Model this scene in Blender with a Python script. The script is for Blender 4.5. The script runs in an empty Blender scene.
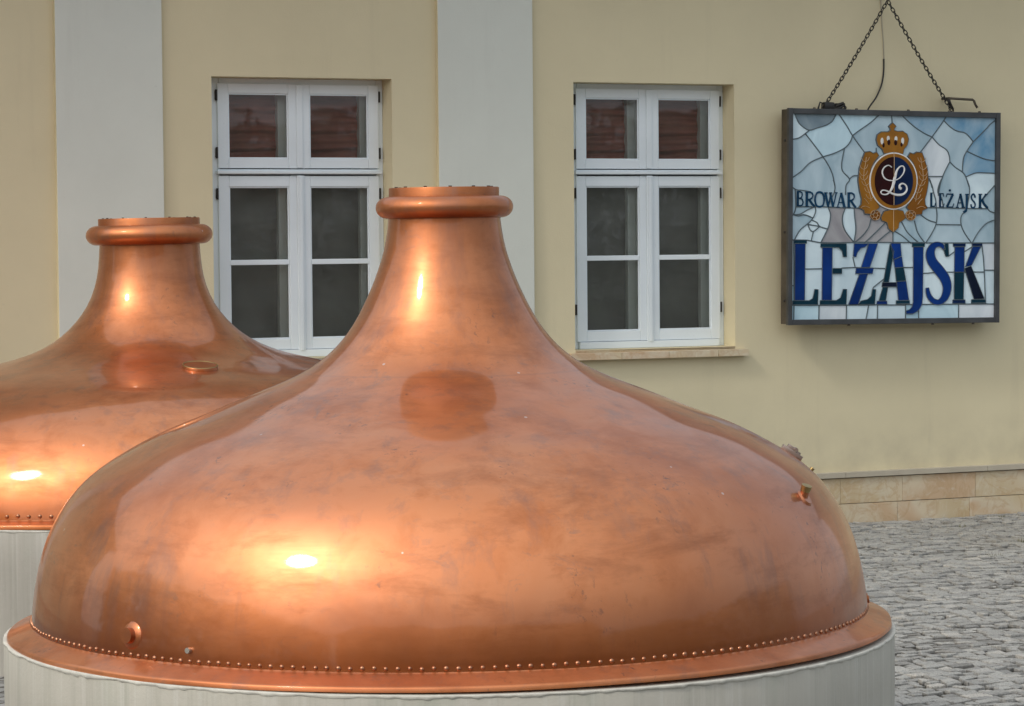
import bpy, bmesh, math, random
import numpy as np
from mathutils import Vector, Matrix, geometry, noise
random.seed(7)
S = bpy.context.scene
COL = S.collection
R = math.radians
PI = math.pi

# ------------------------------------------------------------------ helpers
def link(o, parent=None):
    COL.objects.link(o)
    if parent is not None: o.parent = parent
    return o

def empty(name, loc=(0, 0, 0), rot=(0, 0, 0), parent=None):
    o = bpy.data.objects.new(name, None)
    o.location = loc; o.rotation_euler = rot; o.empty_display_size = .2
    return link(o, parent)

def tag(o, label=None, cat=None, group=None, kind=None):
    if label: o['label'] = label
    if cat: o['category'] = cat
    if group: o['group'] = group
    if kind: o['kind'] = kind
    return o

def mesh_obj(name, bm, mat, parent=None, smooth=None, loc=None, rot=None):
    bmesh.ops.recalc_face_normals(bm, faces=bm.faces)
    me = bpy.data.meshes.new(name)
    bm.to_mesh(me); bm.free()
    if mat is not None:
        for m in (mat if isinstance(mat, (list, tuple)) else [mat]): me.materials.append(m)
    if smooth:
        me.polygons.foreach_set('use_smooth', [True] * len(me.polygons))
        if smooth is not True:
            me.set_sharp_from_angle(angle=R(smooth))
    o = bpy.data.objects.new(name, me)
    if loc is not None: o.location = loc
    if rot is not None: o.rotation_euler = rot
    return link(o, parent)

def box(bm, x0, x1, y0, y1, z0, z1, bev=0.0):
    vs = [bm.verts.new(p) for p in ((x0,y0,z0),(x1,y0,z0),(x1,y1,z0),(x0,y1,z0),(x0,y0,z1),(x1,y0,z1),(x1,y1,z1),(x0,y1,z1))]
    fs = [bm.faces.new([vs[i] for i in q]) for q in ((0,3,2,1),(4,5,6,7),(0,1,5,4),(1,2,6,5),(2,3,7,6),(3,0,4,7))]
    if bev:
        es = list({e for f in fs for e in f.edges})
        bmesh.ops.bevel(bm, geom=es, offset=bev, segments=2, affect='EDGES', profile=.6)
    return vs

def lathe(bm, prof, seg=128, cap0=False, cap1=False, wob=None):
    """prof: list of (z, r)"""
    rings = []
    for z, r in prof:
        ring = []
        for i in range(seg):
            a = 2 * PI * i / seg
            rr = r + (wob(a, z) if wob else 0)
            ring.append(bm.verts.new((rr * math.cos(a), rr * math.sin(a), z)))
        rings.append(ring)
    for a, b in zip(rings[:-1], rings[1:]):
        for i in range(seg):
            j = (i + 1) % seg
            bm.faces.new((a[i], a[j], b[j], b[i]))
    if cap0: bm.faces.new(rings[0])
    if cap1: bm.faces.new(rings[-1])
    return rings

def tube(bm, pts, r, seg=8, caps=True, radii=None):
    pts = [Vector(p) for p in pts]
    rings = []; prev = None
    for i, p in enumerate(pts):
        t = (pts[min(i + 1, len(pts) - 1)] - pts[max(i - 1, 0)]).normalized()
        if prev is None:
            up = Vector((0, 0, 1)) if abs(t.z) < .9 else Vector((1, 0, 0))
            n = t.cross(up).normalized()
        else:
            n = (prev - t * prev.dot(t)).normalized()
        prev = n; b = t.cross(n)
        rr = radii[i] if radii else r
        rings.append([bm.verts.new(p + (n * math.cos(2*PI*k/seg) + b * math.sin(2*PI*k/seg)) * rr) for k in range(seg)])
    for a, c in zip(rings[:-1], rings[1:]):
        for k in range(seg):
            bm.faces.new((a[k], a[(k+1) % seg], c[(k+1) % seg], c[k]))
    if caps:
        bm.faces.new(rings[0]); bm.faces.new(rings[-1])

def cyl(bm, c, axis, r, h, seg=20, r2=None):
    c = Vector(c); a = Vector(axis).normalized()
    tube(bm, [c, c + a * h], r, seg, radii=[r, r2 if r2 is not None else r])

def spline(pts, n=6):
    """catmull rom through 2-d or 3-d points"""
    P = [Vector(p) if len(p) == 3 else Vector((p[0], p[1], 0)) for p in pts]
    if len(P) < 3: return [tuple(p) for p in P]
    out = []
    for i in range(len(P) - 1):
        p0 = P[max(i-1, 0)]; p1 = P[i]; p2 = P[i+1]; p3 = P[min(i+2, len(P)-1)]
        for k in range(n):
            t = k / n
            out.append(.5 * ((2*p1) + (p2-p0)*t + (2*p0-5*p1+4*p2-p3)*t*t + (3*p1-p0-3*p2+p3)*t**3))
    out.append(P[-1])
    return [tuple(v) for v in out]

# ------------------------------------------------------------------ materials
class NT:
    def __init__(s, name):
        s.m = bpy.data.materials.new(name); s.m.use_nodes = True
        s.t = s.m.node_tree; s.t.nodes.clear()
        s.out = s.t.nodes.new('ShaderNodeOutputMaterial')
        s.p = s.t.nodes.new('ShaderNodeBsdfPrincipled')
        s.t.links.new(s.p.outputs[0], s.out.inputs[0])
    def n(s, kind, **kw):
        nd = s.t.nodes.new('ShaderNode' + kind)
        for k, v in kw.items():
            if k in nd.inputs: nd.inputs[k].default_value = v
            else: setattr(nd, k, v)
        return nd
    def l(s, a, b): s.t.links.new(a, b)
    def set(s, **kw):
        for k, v in kw.items():
            s.p.inputs[k.replace('_', ' ')].default_value = v
    def coord(s, scale=(1, 1, 1), rot=(0, 0, 0), loc=(0, 0, 0), kind='Object'):
        tc = s.n('TexCoord'); mp = s.n('Mapping')
        mp.inputs['Scale'].default_value = scale; mp.inputs['Rotation'].default_value = rot; mp.inputs['Location'].default_value = loc
        s.l(tc.outputs[kind], mp.inputs['Vector']); return mp.outputs[0]
    def noise(s, vec, scale, detail=4, rough=.55, dist=0.0):
        nd = s.n('TexNoise'); nd.inputs['Scale'].default_value = scale; nd.inputs['Detail'].default_value = detail
        nd.inputs['Roughness'].default_value = rough; nd.inputs['Distortion'].default_value = dist
        s.l(vec, nd.inputs['Vector']); return nd.outputs['Fac']
    def ramp(s, fac, stops):
        r = s.n('ValToRGB'); e = r.color_ramp.elements
        while len(e) < len(stops): e.new(.5)
        for el, (p, c) in zip(e, stops):
            el.position = p; el.color = c if len(c) == 4 else (*c, 1)
        s.l(fac, r.inputs[0]); return r.outputs[0]
    def mix(s, fac, a, b, mode='MIX'):
        m = s.n('Mix', data_type='RGBA', blend_type=mode)
        for inp, v in ((m.inputs[0], fac), (m.inputs[6], a), (m.inputs[7], b)):
            if hasattr(v, 'is_linked') or hasattr(v, 'links'): s.l(v, inp)
            elif isinstance(v, (int, float)): inp.default_value = v
            else: inp.default_value = v if len(v) == 4 else (*v, 1)
        return m.outputs[2]
    def math(s, op, a, b=0.0):
        m = s.n('Math', operation=op)
        for inp, v in ((m.inputs[0], a), (m.inputs[1], b)):
            if hasattr(v, 'links'): s.l(v, inp)
            else: inp.default_value = v
        return m.outputs[0]
    def mr(s, v, a, b, c, d):
        m = s.n('MapRange'); s.l(v, m.inputs[0])
        for i, x in enumerate((a, b, c, d)): m.inputs[i+1].default_value = x
        return m.outputs[0]
    def bump(s, h, strength=.3, dist=.01, normal=None):
        b = s.n('Bump'); b.inputs['Strength'].default_value = strength; b.inputs['Distance'].default_value = dist
        s.l(h, b.inputs['Height'])
        if normal is not None: s.l(normal, b.inputs['Normal'])
        return b.outputs[0]
    def c(s, name, sock): s.l(sock, s.p.inputs[name])

def plain(name, col, rough=.5, metal=0.0, var=.12, scale=8.0, bump=0.0, spec=.5):
    m = NT(name); m.set(Roughness=rough, Metallic=metal); m.p.inputs['Specular IOR Level'].default_value = spec
    v = m.coord()
    f = m.noise(v, scale, 5)
    lo = [c * (1 - var) for c in col]; hi = [min(1, c * (1 + var)) for c in col]
    m.c('Base Color', m.ramp(f, [(.3, lo), (.7, hi)]))
    m.c('Roughness', m.mr(m.noise(v, scale * 2.3, 3), .3, .7, rough * .8, min(1, rough * 1.2)))
    if bump: m.c('Normal', m.bump(m.noise(v, scale * 6, 4), .4, bump))
    return m.m

def plaster(name, col, soil=(.30, .26, .20)):
    m = NT(name); m.set(Roughness=.85); m.p.inputs['Specular IOR Level'].default_value = .2
    v = m.coord()
    big = m.noise(v, .9, 5, .6)
    c1 = m.ramp(big, [(.25, [x * .93 for x in col]), (.75, [min(1, x * 1.05) for x in col])])
    vs = m.coord(scale=(5, 5, .35))
    st = m.mr(m.noise(vs, 1.2, 5, .65), .58, .8, 0, .12)
    c2 = m.mix(st, c1, soil)
    sp = m.mr(m.noise(v, 26, 3, .7), .66, .8, 0, .16)
    # rain splash soiling just above the plinth
    geo = m.n('SeparateXYZ'); tc = m.n('TexCoord'); m.l(tc.outputs['Object'], geo.inputs[0])
    low = m.mr(geo.outputs['Z'], .34, .75, 1, 0)
    low = m.math('MULTIPLY', low, m.mr(m.noise(v, 5, 4), .35, .7, 0, .30))
    c2 = m.mix(low, c2, soil)
    m.c('Base Color', m.mix(sp, c2, soil))
    h = m.math('ADD', m.noise(v, 4, 3), m.math('MULTIPLY', m.noise(v, 130, 3, .6), .25))
    m.c('Normal', m.bump(h, .35, .012))
    return m.m

def copper_mat(name, seam_z, base_z, lac=.85, r_lo=.07, r_hi=.15, dk=1.0, neck_z=1.80):
    m = NT(name); m.set(Metallic=1.0)
    v = m.coord(); v2 = m.coord(loc=(3.1, 1.7, .4))
    big = m.noise(v, 1.25, 6, .6, .6)
    mid = m.noise(v2, 5.5, 6, .65, .4)
    fresh = (.67, .240, .092); tan = (.52, .166, .055); dark = (.29, .092, .034); lil = (.54, .24, .145)
    fresh, tan, dark, lil = [tuple(x * dk for x in q_) for q_ in (fresh, tan, dark, lil)]
    c = m.ramp(big, [(.34, tan), (.48, fresh), (.68, tuple(dk * x for x in (.70, .285, .125)))])
    c = m.mix(m.mr(mid, .50, .72, 0, .7), c, tan)
    c = m.mix(m.mr(m.noise(v2, .8, 3), .5, .75, 0, .45), c, lil)
    # cloudy oxide smears, stretched round the vessel and downwards
    sm = m.noise(m.coord(scale=(1.3, 1.3, 4.5)), 2.2, 7, .66, .25)
    c = m.mix(m.mr(sm, .50, .74, 0, .62), c, dark)
    drip = m.noise(m.coord(scale=(7, 7, .7)), 1.1, 5, .65, .2)
    c = m.mix(m.mr(drip, .53, .74, 0, .6), c, (.30, .16, .12))
    # small grey bruises
    br = m.noise(m.coord(scale=(1, 1, 1.6)), 9, 7, .7, .8)
    gate = m.mr(m.noise(v2, 1.9, 3), .42, .6, 0, 1)
    c = m.mix(m.math('MULTIPLY', m.mr(br, .58, .72, 0, .55), gate), c, (.22, .17, .15))
    pit = m.noise(m.coord(scale=(1, 1, .7), loc=(9, 4, 1)), 38, 4, .7, .4)
    pg = m.mr(m.noise(m.coord(scale=(3.2, 3.2, .5), loc=(2, 5, 1)), 1.3, 4, .6), .54, .64, 0, 1)
    c = m.mix(m.math('MULTIPLY', m.mr(pit, .58, .68, 0, .8), pg), c, (.20, .11, .08))
    # lime / bird specks
    vo = m.n('TexVoronoi'); vo.inputs['Scale'].default_value = 5.0; m.l(v, vo.inputs['Vector'])
    c = m.mix(m.mr(vo.outputs['Distance'], .022, .03, .55, 0), c, (.8, .72, .66))
    # brighter handled metal and browning and painted-in dark reflection near the rivet band, weld seam
    sx = m.n('SeparateXYZ'); tc = m.n('TexCoord'); m.l(tc.outputs['Object'], sx.inputs[0])
    z = sx.outputs['Z']
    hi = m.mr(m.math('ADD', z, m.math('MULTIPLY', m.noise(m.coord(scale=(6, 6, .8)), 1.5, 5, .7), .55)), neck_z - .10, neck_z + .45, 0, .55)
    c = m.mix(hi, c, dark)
    ring = m.mr(m.math('ADD', m.math('ABSOLUTE', m.math('SUBTRACT', z, base_z + .02)), m.math('MULTIPLY', m.noise(v, 30, 4, .7), .03)), .018, .035, .6, 0)
    c = m.mix(ring, c, (.20, .075, .035))
    cloud = m.noise(m.coord(scale=(1, 1, .8), loc=(1.3, 8.2, 2.2)), 3.1, 8, .70, .25)
    c = m.mix(m.mr(cloud, .55, .70, 0, .30), c, (.40, .185, .11))
    low = m.mr(m.math('ADD', z, m.math('MULTIPLY', m.noise(v2, 3.5, 4), .16)), base_z + .08, base_z + .30, .88, 0)  # tarnish low down, deepened to paint in the belly's dark reflection
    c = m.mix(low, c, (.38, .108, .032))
    edge = m.math('ABSOLUTE', m.math('SUBTRACT', m.math('ADD', z, m.math('MULTIPLY', m.noise(v, 2.5, 3), .012)), seam_z + .006))
    c = m.mix(m.mr(edge, .001, .004, .22, 0), c, (.36, .16, .10))
    m.c('Base Color', c)
    r = m.mr(m.noise(v, 3.2, 6, .65, .5), .3, .72, r_lo, r_hi)
    r2 = m.math('ADD', r, m.mr(sm, .5, .8, 0, .07))
    r2 = m.math('ADD', r2, m.mr(m.noise(m.coord(scale=(1, 1, 22)), 6, 5, .7), .35, .7, 0, .04))
    m.c('Roughness', r2)
    # hand-beaten sheet: broad shallow dents plus very fine polishing marks
    h1 = m.noise(v, 2.1, 2, .5); h2 = m.noise(v2, 7.5, 2, .5)
    b1 = m.bump(h1, .45, .016)
    b2 = m.bump(h2, .35, .0035, b1)
    b3 = m.bump(m.noise(m.coord(scale=(1, 1, 30)), 14, 3, .6), .08, .0008, b2)
    m.c('Normal', b3)
    m.l(c, m.p.inputs['Base Color']); m.c('Roughness', m.math('ADD', r2, .27))
    # clear lacquer over the satin metal, scuffed in places
    m.c('Coat Weight', m.mr(mid, .35, .75, lac, lac * .55))
    m.c('Coat Roughness', m.mr(m.noise(v, 4.2, 5, .65), .3, .75, .03, .11)); m.p.inputs['Coat IOR'].default_value = 1.42
    m.c('Coat Normal', b1)
    return m.m

def drum_mat(name, col, k):
    m = NT(name); m.set(Roughness=.8)
    v = m.coord(loc=(k, k * 2, 0))
    c = m.ramp(m.noise(v, 1.7, 5, .6), [(.3, [x * .86 for x in col]), (.7, [x * 1.06 for x in col])])
    st = m.noise(m.coord(scale=(9, 9, .25), loc=(k, 0, 0)), 1.7, 6, .75)
    c = m.mix(m.mr(st, .50, .72, 0, .5), c, (.28, .28, .23))
    st2 = m.noise(m.coord(scale=(22, 22, .2), loc=(0, k, 0)), 1.4, 4, .7)
    c = m.mix(m.mr(st2, .52, .7, 0, .40), c, (.62, .62, .58))
    gr = m.noise(m.coord(scale=(3, 3, .6), loc=(k, k, 3)), 1.4, 4, .6)
    c = m.mix(m.mr(gr, .58, .75, 0, .3), c, (.27, .33, .25))
    m.c('Base Color', c)
    m.c('Normal', m.bump(m.math('ADD', m.noise(v, 60, 5, .7), st), .4, .004))
    return m.m

def tile_stone(name):
    m = NT(name); m.set(Roughness=.55)
    at = m.n('Attribute', attribute_name='tone')
    v = m.coord()
    add = m.n('VectorMath', operation='ADD'); m.l(v, add.inputs[0])
    sc = m.n('VectorMath', operation='SCALE'); m.l(at.outputs['Color'], sc.inputs[0]); sc.inputs['Scale'].default_value = 37
    m.l(sc.outputs[0], add.inputs[1])
    w = m.n('TexWave'); w.inputs['Scale'].default_value = .5; w.inputs['Distortion'].default_value = 12; w.inputs['Detail'].default_value = 3; w.inputs['Detail Scale'].default_value = .8
    w.bands_direction = 'DIAGONAL'; m.l(add.outputs[0], w.inputs['Vector'])
    c = m.ramp(w.outputs['Fac'], [(.0, (.56, .45, .28)), (.4, (.62, .52, .35)), (.8, (.66, .57, .42)), (1.0, (.58, .42, .27))])
    n = m.noise(add.outputs[0], 4, 6, .6, 1.0)
    c = m.mix(m.mr(n, .48, .62, 0, .75), c, (.64, .58, .44))
    vn = m.math('ABSOLUTE', m.math('SUBTRACT', m.noise(add.outputs[0], 2.6, 7, .62, 2.2), .5))
    c = m.mix(m.mr(vn, 0, .05, .45, 0), c, (.46, .29, .15))
    c = m.mix(m.mr(m.noise(add.outputs[0], 7, 5, .7, 1.5), .54, .66, 0, .5), c, (.70, .66, .54))
    c = m.mix(m.mr(at.outputs['Fac'], 0, 1, .0, .30), c, (.50, .38, .22))
    m.c('Base Color', c)
    m.c('Normal', m.bump(m.noise(v, 40, 4), .2, .004))
    return m.m

def sett_mat(name):
    m = NT(name); m.set(Roughness=.75)
    at = m.n('Attribute', attribute_name='tone')
    v = m.coord()
    c = m.ramp(at.outputs['Fac'], [(0, (.22, .22, .205)), (.3, (.33, .33, .315)), (.7, (.46, .46, .435)), (1, (.58, .56, .51))])
    c = m.mix(m.mr(m.noise(v, 90, 3, .7), .45, .7, 0, .5), c, (.13, .13, .125))
    c = m.mix(m.mr(m.noise(v, 60, 2, .7), .56, .72, 0, .7), c, (.60, .59, .55))
    c = m.mix(m.mr(m.noise(v, 150, 2, .8), .52, .66, 0, .6), c, (.10, .10, .095))
    c = m.mix(m.mr(m.noise(v, .8, 4, .6), .55, .75, 0, .25), c, (.30, .25, .17))
    gz = m.n('SeparateXYZ'); tcz = m.n('TexCoord'); m.l(tcz.outputs['Object'], gz.inputs[0])
    c = m.mix(m.mr(gz.outputs['Z'], -.020, -.008, .95, 0), c, (.05, .045, .035))   # soil packed against the sides
    m.c('Base Color', c)
    m.c('Normal', m.bump(m.noise(v, 38, 5, .75), .9, .016))
    return m.m

def paving_far(name):
    m = NT(name); m.set(Roughness=.85)
    v = m.coord()
    vo = m.n('TexVoronoi', feature='DISTANCE_TO_EDGE'); vo.inputs['Scale'].default_value = 9; m.l(v, vo.inputs['Vector'])
    vc = m.n('TexVoronoi'); vc.inputs['Scale'].default_value = 9; m.l(v, vc.inputs['Vector'])
    bw = m.n('RGBToBW'); m.l(vc.outputs['Color'], bw.inputs[0])
    c = m.ramp(bw.outputs[0], [(.1, (.17, .17, .165)), (.9, (.34, .34, .32))])
    j = m.mr(vo.outputs['Distance'], .03, .09, 1, 0)
    c = m.mix(j, c, (.06, .055, .045))
    m.c('Base Color', c)
    m.c('Normal', m.bump(m.mr(vo.outputs['Distance'], 0, .15, 0, 1), .6, .012))
    return m.m

def dirt_mat(name):
    m = NT(name); m.set(Roughness=.95)
    v = m.coord()
    c = m.ramp(m.noise(v, 30, 5, .7), [(.3, (.045, .04, .03)), (.7, (.12, .105, .08))])
    c = m.mix(m.mr(m.noise(v, 1.6, 4), .55, .7, 0, .6), c, (.07, .09, .03))
    m.c('Base Color', c); m.c('Normal', m.bump(m.noise(v, 80, 4), .8, .01))
    return m.m

def painted_wood(name, col=(.78, .86, .91)):
    m = NT(name); m.set(Roughness=.42)
    v = m.coord()
    c = m.ramp(m.noise(v, 3, 5), [(.3, [x * .93 for x in col]), (.7, col)])
    c = m.mix(m.mr(m.noise(v, 22, 6, .75), .64, .78, 0, .55), c, (.30, .29, .27))
    ao = m.n('AmbientOcclusion'); ao.inputs['Distance'].default_value = .02
    g = m.mr(m.noise(v, 9, 4), .3, .7, .2, .6)
    m.c('Base Color', c)
    m.c('Normal', m.bump(m.noise(m.coord(scale=(1, 1, .2)), 60, 3), .15, .002))
    return m.m

def glass_mat(name, tint=(1, 1, 1), gain=1.0):
    m = NT(name); t = m.t
    t.nodes.remove(m.p)
    fr = m.n('Fresnel'); fr.inputs['IOR'].default_value = 1.5
    f2 = m.math('MULTIPLY', fr.outputs[0], .85 * gain)
    tr = m.n('BsdfTransparent'); tr.inputs[0].default_value = (.93 * tint[0], .95 * tint[1], .94 * tint[2], 1)
    gl = m.n('BsdfGlossy'); gl.inputs['Roughness'].default_value = .03
    v = m.coord()
    nb = m.bump(m.noise(v, 3.2, 2), .25, .01); m.l(nb, gl.inputs['Normal'])
    mx = m.n('MixShader'); m.l(f2, mx.inputs[0]); m.l(tr.outputs[0], mx.inputs[1]); m.l(gl.outputs[0], mx.inputs[2])
    # dust film on the outside
    df = m.n('BsdfDiffuse'); df.inputs[0].default_value = (.45, .45, .42, 1)
    mx2 = m.n('MixShader'); m.l(m.mr(m.noise(v, 5, 6, .7), .35, .75, .025, .07), mx2.inputs[0]); m.l(mx.outputs[0], mx2.inputs[1]); m.l(df.outputs[0], mx2.inputs[2])
    m.l(mx2.outputs[0], m.out.inputs[0])
    return m.m

def blind_mat(name, col, waves):
    m = NT(name); m.set(Roughness=.9)
    v = m.coord(scale=(.35, 1, 1))
    w = m.n('TexWave', bands_direction='Z'); w.inputs['Scale'].default_value = waves; w.inputs['Distortion'].default_value = 5; w.inputs['Detail'].default_value = 2; w.inputs['Detail Scale'].default_value = .9
    m.l(v, w.inputs['Vector'])
    c = m.ramp(m.noise(m.coord(), 2.5, 5), [(.3, [x * .75 for x in col]), (.7, [x * 1.2 for x in col])])
    c = m.mix(m.mr(w.outputs['Fac'], .2, .9, .25 if waves > 2 else .05, 0), c, tuple(x * .35 for x in col))
    m.c('Base Color', c); m.c('Normal', m.bump(w.outputs['Fac'], .9, .02))
    return m.m

def cames_glass(name, col, alt=None, k=0.0, rough=.22):
    """opalescent stained glass"""
    m = NT(name); m.set(Roughness=rough)
    v = m.coord(scale=(1, 1, .6), loc=(k, 0, k * .7), rot=(0, R(20 * k), 0))
    f = m.noise(v, 3.2, 4, .55, 1.2)
    a = [c * .86 for c in col]; b = alt if alt else [min(1, c * 1.1) for c in col]
    m.c('Base Color', m.ramp(f, [(.32, a), (.66, b)]))
    m.c('Normal', m.bump(m.noise(v, 14, 3), .25, .003))
    m.p.inputs['Specular IOR Level'].default_value = .28
    return m.m

def leaf_mat(name, a, b):
    m = NT(name); m.set(Roughness=.6)
    m.c('Base Color', m.ramp(m.noise(m.coord(), 2.2, 5), [(.3, a), (.7, b)]))
    return m.m

M = dict(
    yellow=plaster('cream_plaster', (.685, .62, .425)),
    grey=plaster('grey_plaster', (.665, .70, .645), (.3, .3, .28)),
    cap=plaster('cap_sandstone', (.50, .46, .37)),
    wood=painted_wood('white_paint'),
    wood_in=painted_wood('inner_paint', (.80, .84, .81)),
    glass=glass_mat('window_glass', gain=1.0),
    blind_up=blind_mat('brown_blind', (.36, .12, .09), 5.0),
    blind_low=blind_mat('grey_curtain', (.19, .185, .175), 1.2),
    iron=plain('black_iron', (.035, .033, .032), .5, .4),
    frame=plain('dark_zinc', (.085, .09, .095), .5, .6, .25, 6, .002),
    frame_side=plain('weathered_zinc', (.10, .085, .065), .6, .4, .3, 6, .002),
    came=plain('lead_came', (.10, .135, .155), .45, .3),
    came_light=plain('pale_lead', (.55, .40, .24), .45, .2),
    brass=plain('aged_brass', (.36, .27, .12), .38, .9, .2, 30),
    nickel=plain('zinc_bolt', (.62, .60, .55), .35, .9),
    rivet=plain('rivet_copper', (.50, .24, .14), .36, 1.0, .35, 9),
    rubber=plain('black_rubber', (.02, .02, .02), .5),
    pale=plain('pale_cable', (.42, .38, .30), .6),
    tiles=tile_stone('sandstone_tiles'), sill=tile_stone('sill_stone'),
    sett=sett_mat('granite_setts'), dirt=dirt_mat('joint_dirt'), far=paving_far('far_setts'),
    drum1=drum_mat('grey_render_drum', (.49, .475, .415), 0.0), drum2=drum_mat('grey_render_drum_back', (.43, .415, .37), 5.0),
    mortar=plain('mortar_bead', (.58, .57, .51), .9, 0, .15, 20, .004),
    roof=plain('roof_tiles', (.20, .085, .055), .8, 0, .3, 5, .01),
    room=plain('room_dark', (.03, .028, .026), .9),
    far_wall=plaster('far_plaster', (.18, .11, .06)),
    bark=plain('bark', (.09, .07, .05), .9, 0, .3, 12, .02),
)
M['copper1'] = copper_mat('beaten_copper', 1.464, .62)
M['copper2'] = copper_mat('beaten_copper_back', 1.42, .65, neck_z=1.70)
M['copper_ring'] = copper_mat('handled_copper', 9, -5, .6, .12, .24, .80, 5)
M['copper_dark'] = copper_mat('browned_copper', 9, -5, .3, .14, .30, .66, 5)
M['copper_dull'] = copper_mat('dull_copper', 9, -5, .55, .14, .26, .95, 5)

# ------------------------------------------------------------------ building
TH = math.atan(1.57e-4 * 2850)
bld = empty('brewery_building', (0, 18, 0), (0, 0, TH))
tag(bld, 'cream rendered brewery building with grey pilasters and two white casement windows', 'building')
XL, XR, ZT, TK = -11.0, 12.0, 4.5, .48
OPEN = [(-1.966, -.800), (.443, 1.604)]; OZ0, OZ1 = 1.195, 2.905
bm = bmesh.new()
xs = [XL, OPEN[0][0], OPEN[0][1], OPEN[1][0], OPEN[1][1], XR]; zs = [.12, OZ0, OZ1, ZT]
for y in (0, TK):
    for i in range(5):
        for j in range(3):
            if j == 1 and i in (1, 3): continue
            vs = [bm.verts.new(p) for p in ((xs[i], y, zs[j]), (xs[i+1], y, zs[j]), (xs[i+1], y, zs[j+1]), (xs[i], y, zs[j+1]))]
            bm.faces.new(vs)
for x0, x1 in OPEN:
    for a, b in (((x0, OZ0), (x0, OZ1)), ((x1, OZ0), (x1, OZ1)), ((x0, OZ0), (x1, OZ0)), ((x0, OZ1), (x1, OZ1))):
        bm.faces.new([bm.verts.new(p) for p in ((a[0], 0, a[1]), (b[0], 0, b[1]), (b[0], TK, b[1]), (a[0], TK, a[1]))])
for x in (XL, XR): bm.faces.new([bm.verts.new(p) for p in ((x, 0, .12), (x, TK, .12), (x, TK, ZT), (x, 0, ZT))])
bm.faces.new([bm.verts.new(p) for p in ((XL, 0, ZT), (XR, 0, ZT), (XR, TK, ZT), (XL, TK, ZT))])
bmesh.ops.remove_doubles(bm, verts=bm.verts, dist=.0005)
mesh_obj('wall', bm, M['yellow'], bld)
# rear volume of the building
bm = bmesh.new()
for (x0, x1, y0, y1) in ((XL, XL+.4, TK+.002, 9), (XR-.4, XR, TK+.002, 9), (XL, XR, 9.002, 9.4)):
    box(bm, x0, x1, y0, y1, 0, ZT)
mesh_obj('rear_wall', bm, M['yellow'], bld)
for x0, x1 in ((-2.935, -2.283), (-.505, .143), (-5.40, -4.75)):
    bm = bmesh.new()
    box(bm, x0, x1, -.040, .002, .34, ZT - .35, .004)
    o = mesh_obj('pilaster', bm, [M['grey'], M['yellow']], bld)
    for p in o.data.polygons:
        if abs(p.normal.x) > .9: p.material_index = 1
# plinth of sandstone tiles (two courses)
def tile_row(bm, lay, x0, x1, y0, z0, z1, wmin, wmax, rnd, y1=.0):
    x = x0
    while x < x1:
        w = rnd.uniform(wmin, wmax); xe = min(x + w, x1)
        n0 = len(bm.verts)
        before = set(bm.faces)
        box(bm, x + .0012, xe - .0012, y0 + rnd.uniform(-.0015, .0015), y1, z0 + .001, z1 - .001, .0015)
        t = rnd.random()
        for f in bm.faces:
            if f not in before:
                for lp in f.loops: lp[lay] = (t, rnd.random() * 0 + (t * 7.3) % 1, (t * 3.7) % 1, 1)
        x = xe
rnd = random.Random(5)
bm = bmesh.new(); lay = bm.loops.layers.color.new('tone')
for a, b in ((XL, XR),):
    tile_row(bm, lay, a, b, -.042, .125, .296, .42, .60, rnd)
    tile_row(bm, lay, a + .2, b, -.042, -.03, .123, .48, .70, rnd)
mesh_obj('plinth', bm, M['tiles'], bld)
bm = bmesh.new(); lay = bm.loops.layers.color.new('tone')
tile_row(bm, lay, XL, XR, -.062, .300, .338, .9, 1.2, rnd)
mesh_obj('plinth_cap', bm, M['cap'], bld)
# cornice and eaves
bm = bmesh.new()
box(bm, XL, XR, -.10, 0.0, ZT-.34, ZT-.22, .01); box(bm, XL, XR, -.20, 0.0, ZT-.216, ZT-.10, .015); box(bm, XL, XR, -.34, 0.0, ZT-.096, ZT, .01)
mesh_obj('cornice', bm, M['grey'], bld)
bm = bmesh.new()
vs = [bm.verts.new(p) for p in ((XL-.3, -.80, ZT+.02), (XR+.3, -.80, ZT+.02), (XR+.3, 4.8, ZT+1.7), (XL-.3, 4.8, ZT+1.7), (XR+.3, 9.9, ZT+.02), (XL-.3, 9.9, ZT+.02))]
bm.faces.new(vs[:4]); bm.faces.new((vs[3], vs[2], vs[4], vs[5])); bm.faces.new((vs[0], vs[1], vs[4], vs[5])); bm.faces.new((vs[0], vs[3], vs[5])); bm.faces.new((vs[1], vs[2], vs[4]))
roof = mesh_obj('roof', bm, M['roof'], bld)
bm = bmesh.new(); tube(bm, [(XL-.3, -.86, ZT+.02), (XR+.3, -.86, ZT+.02)], .07, 12)
mesh_obj('gutter', bm, M['frame'], roof, True)

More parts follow.
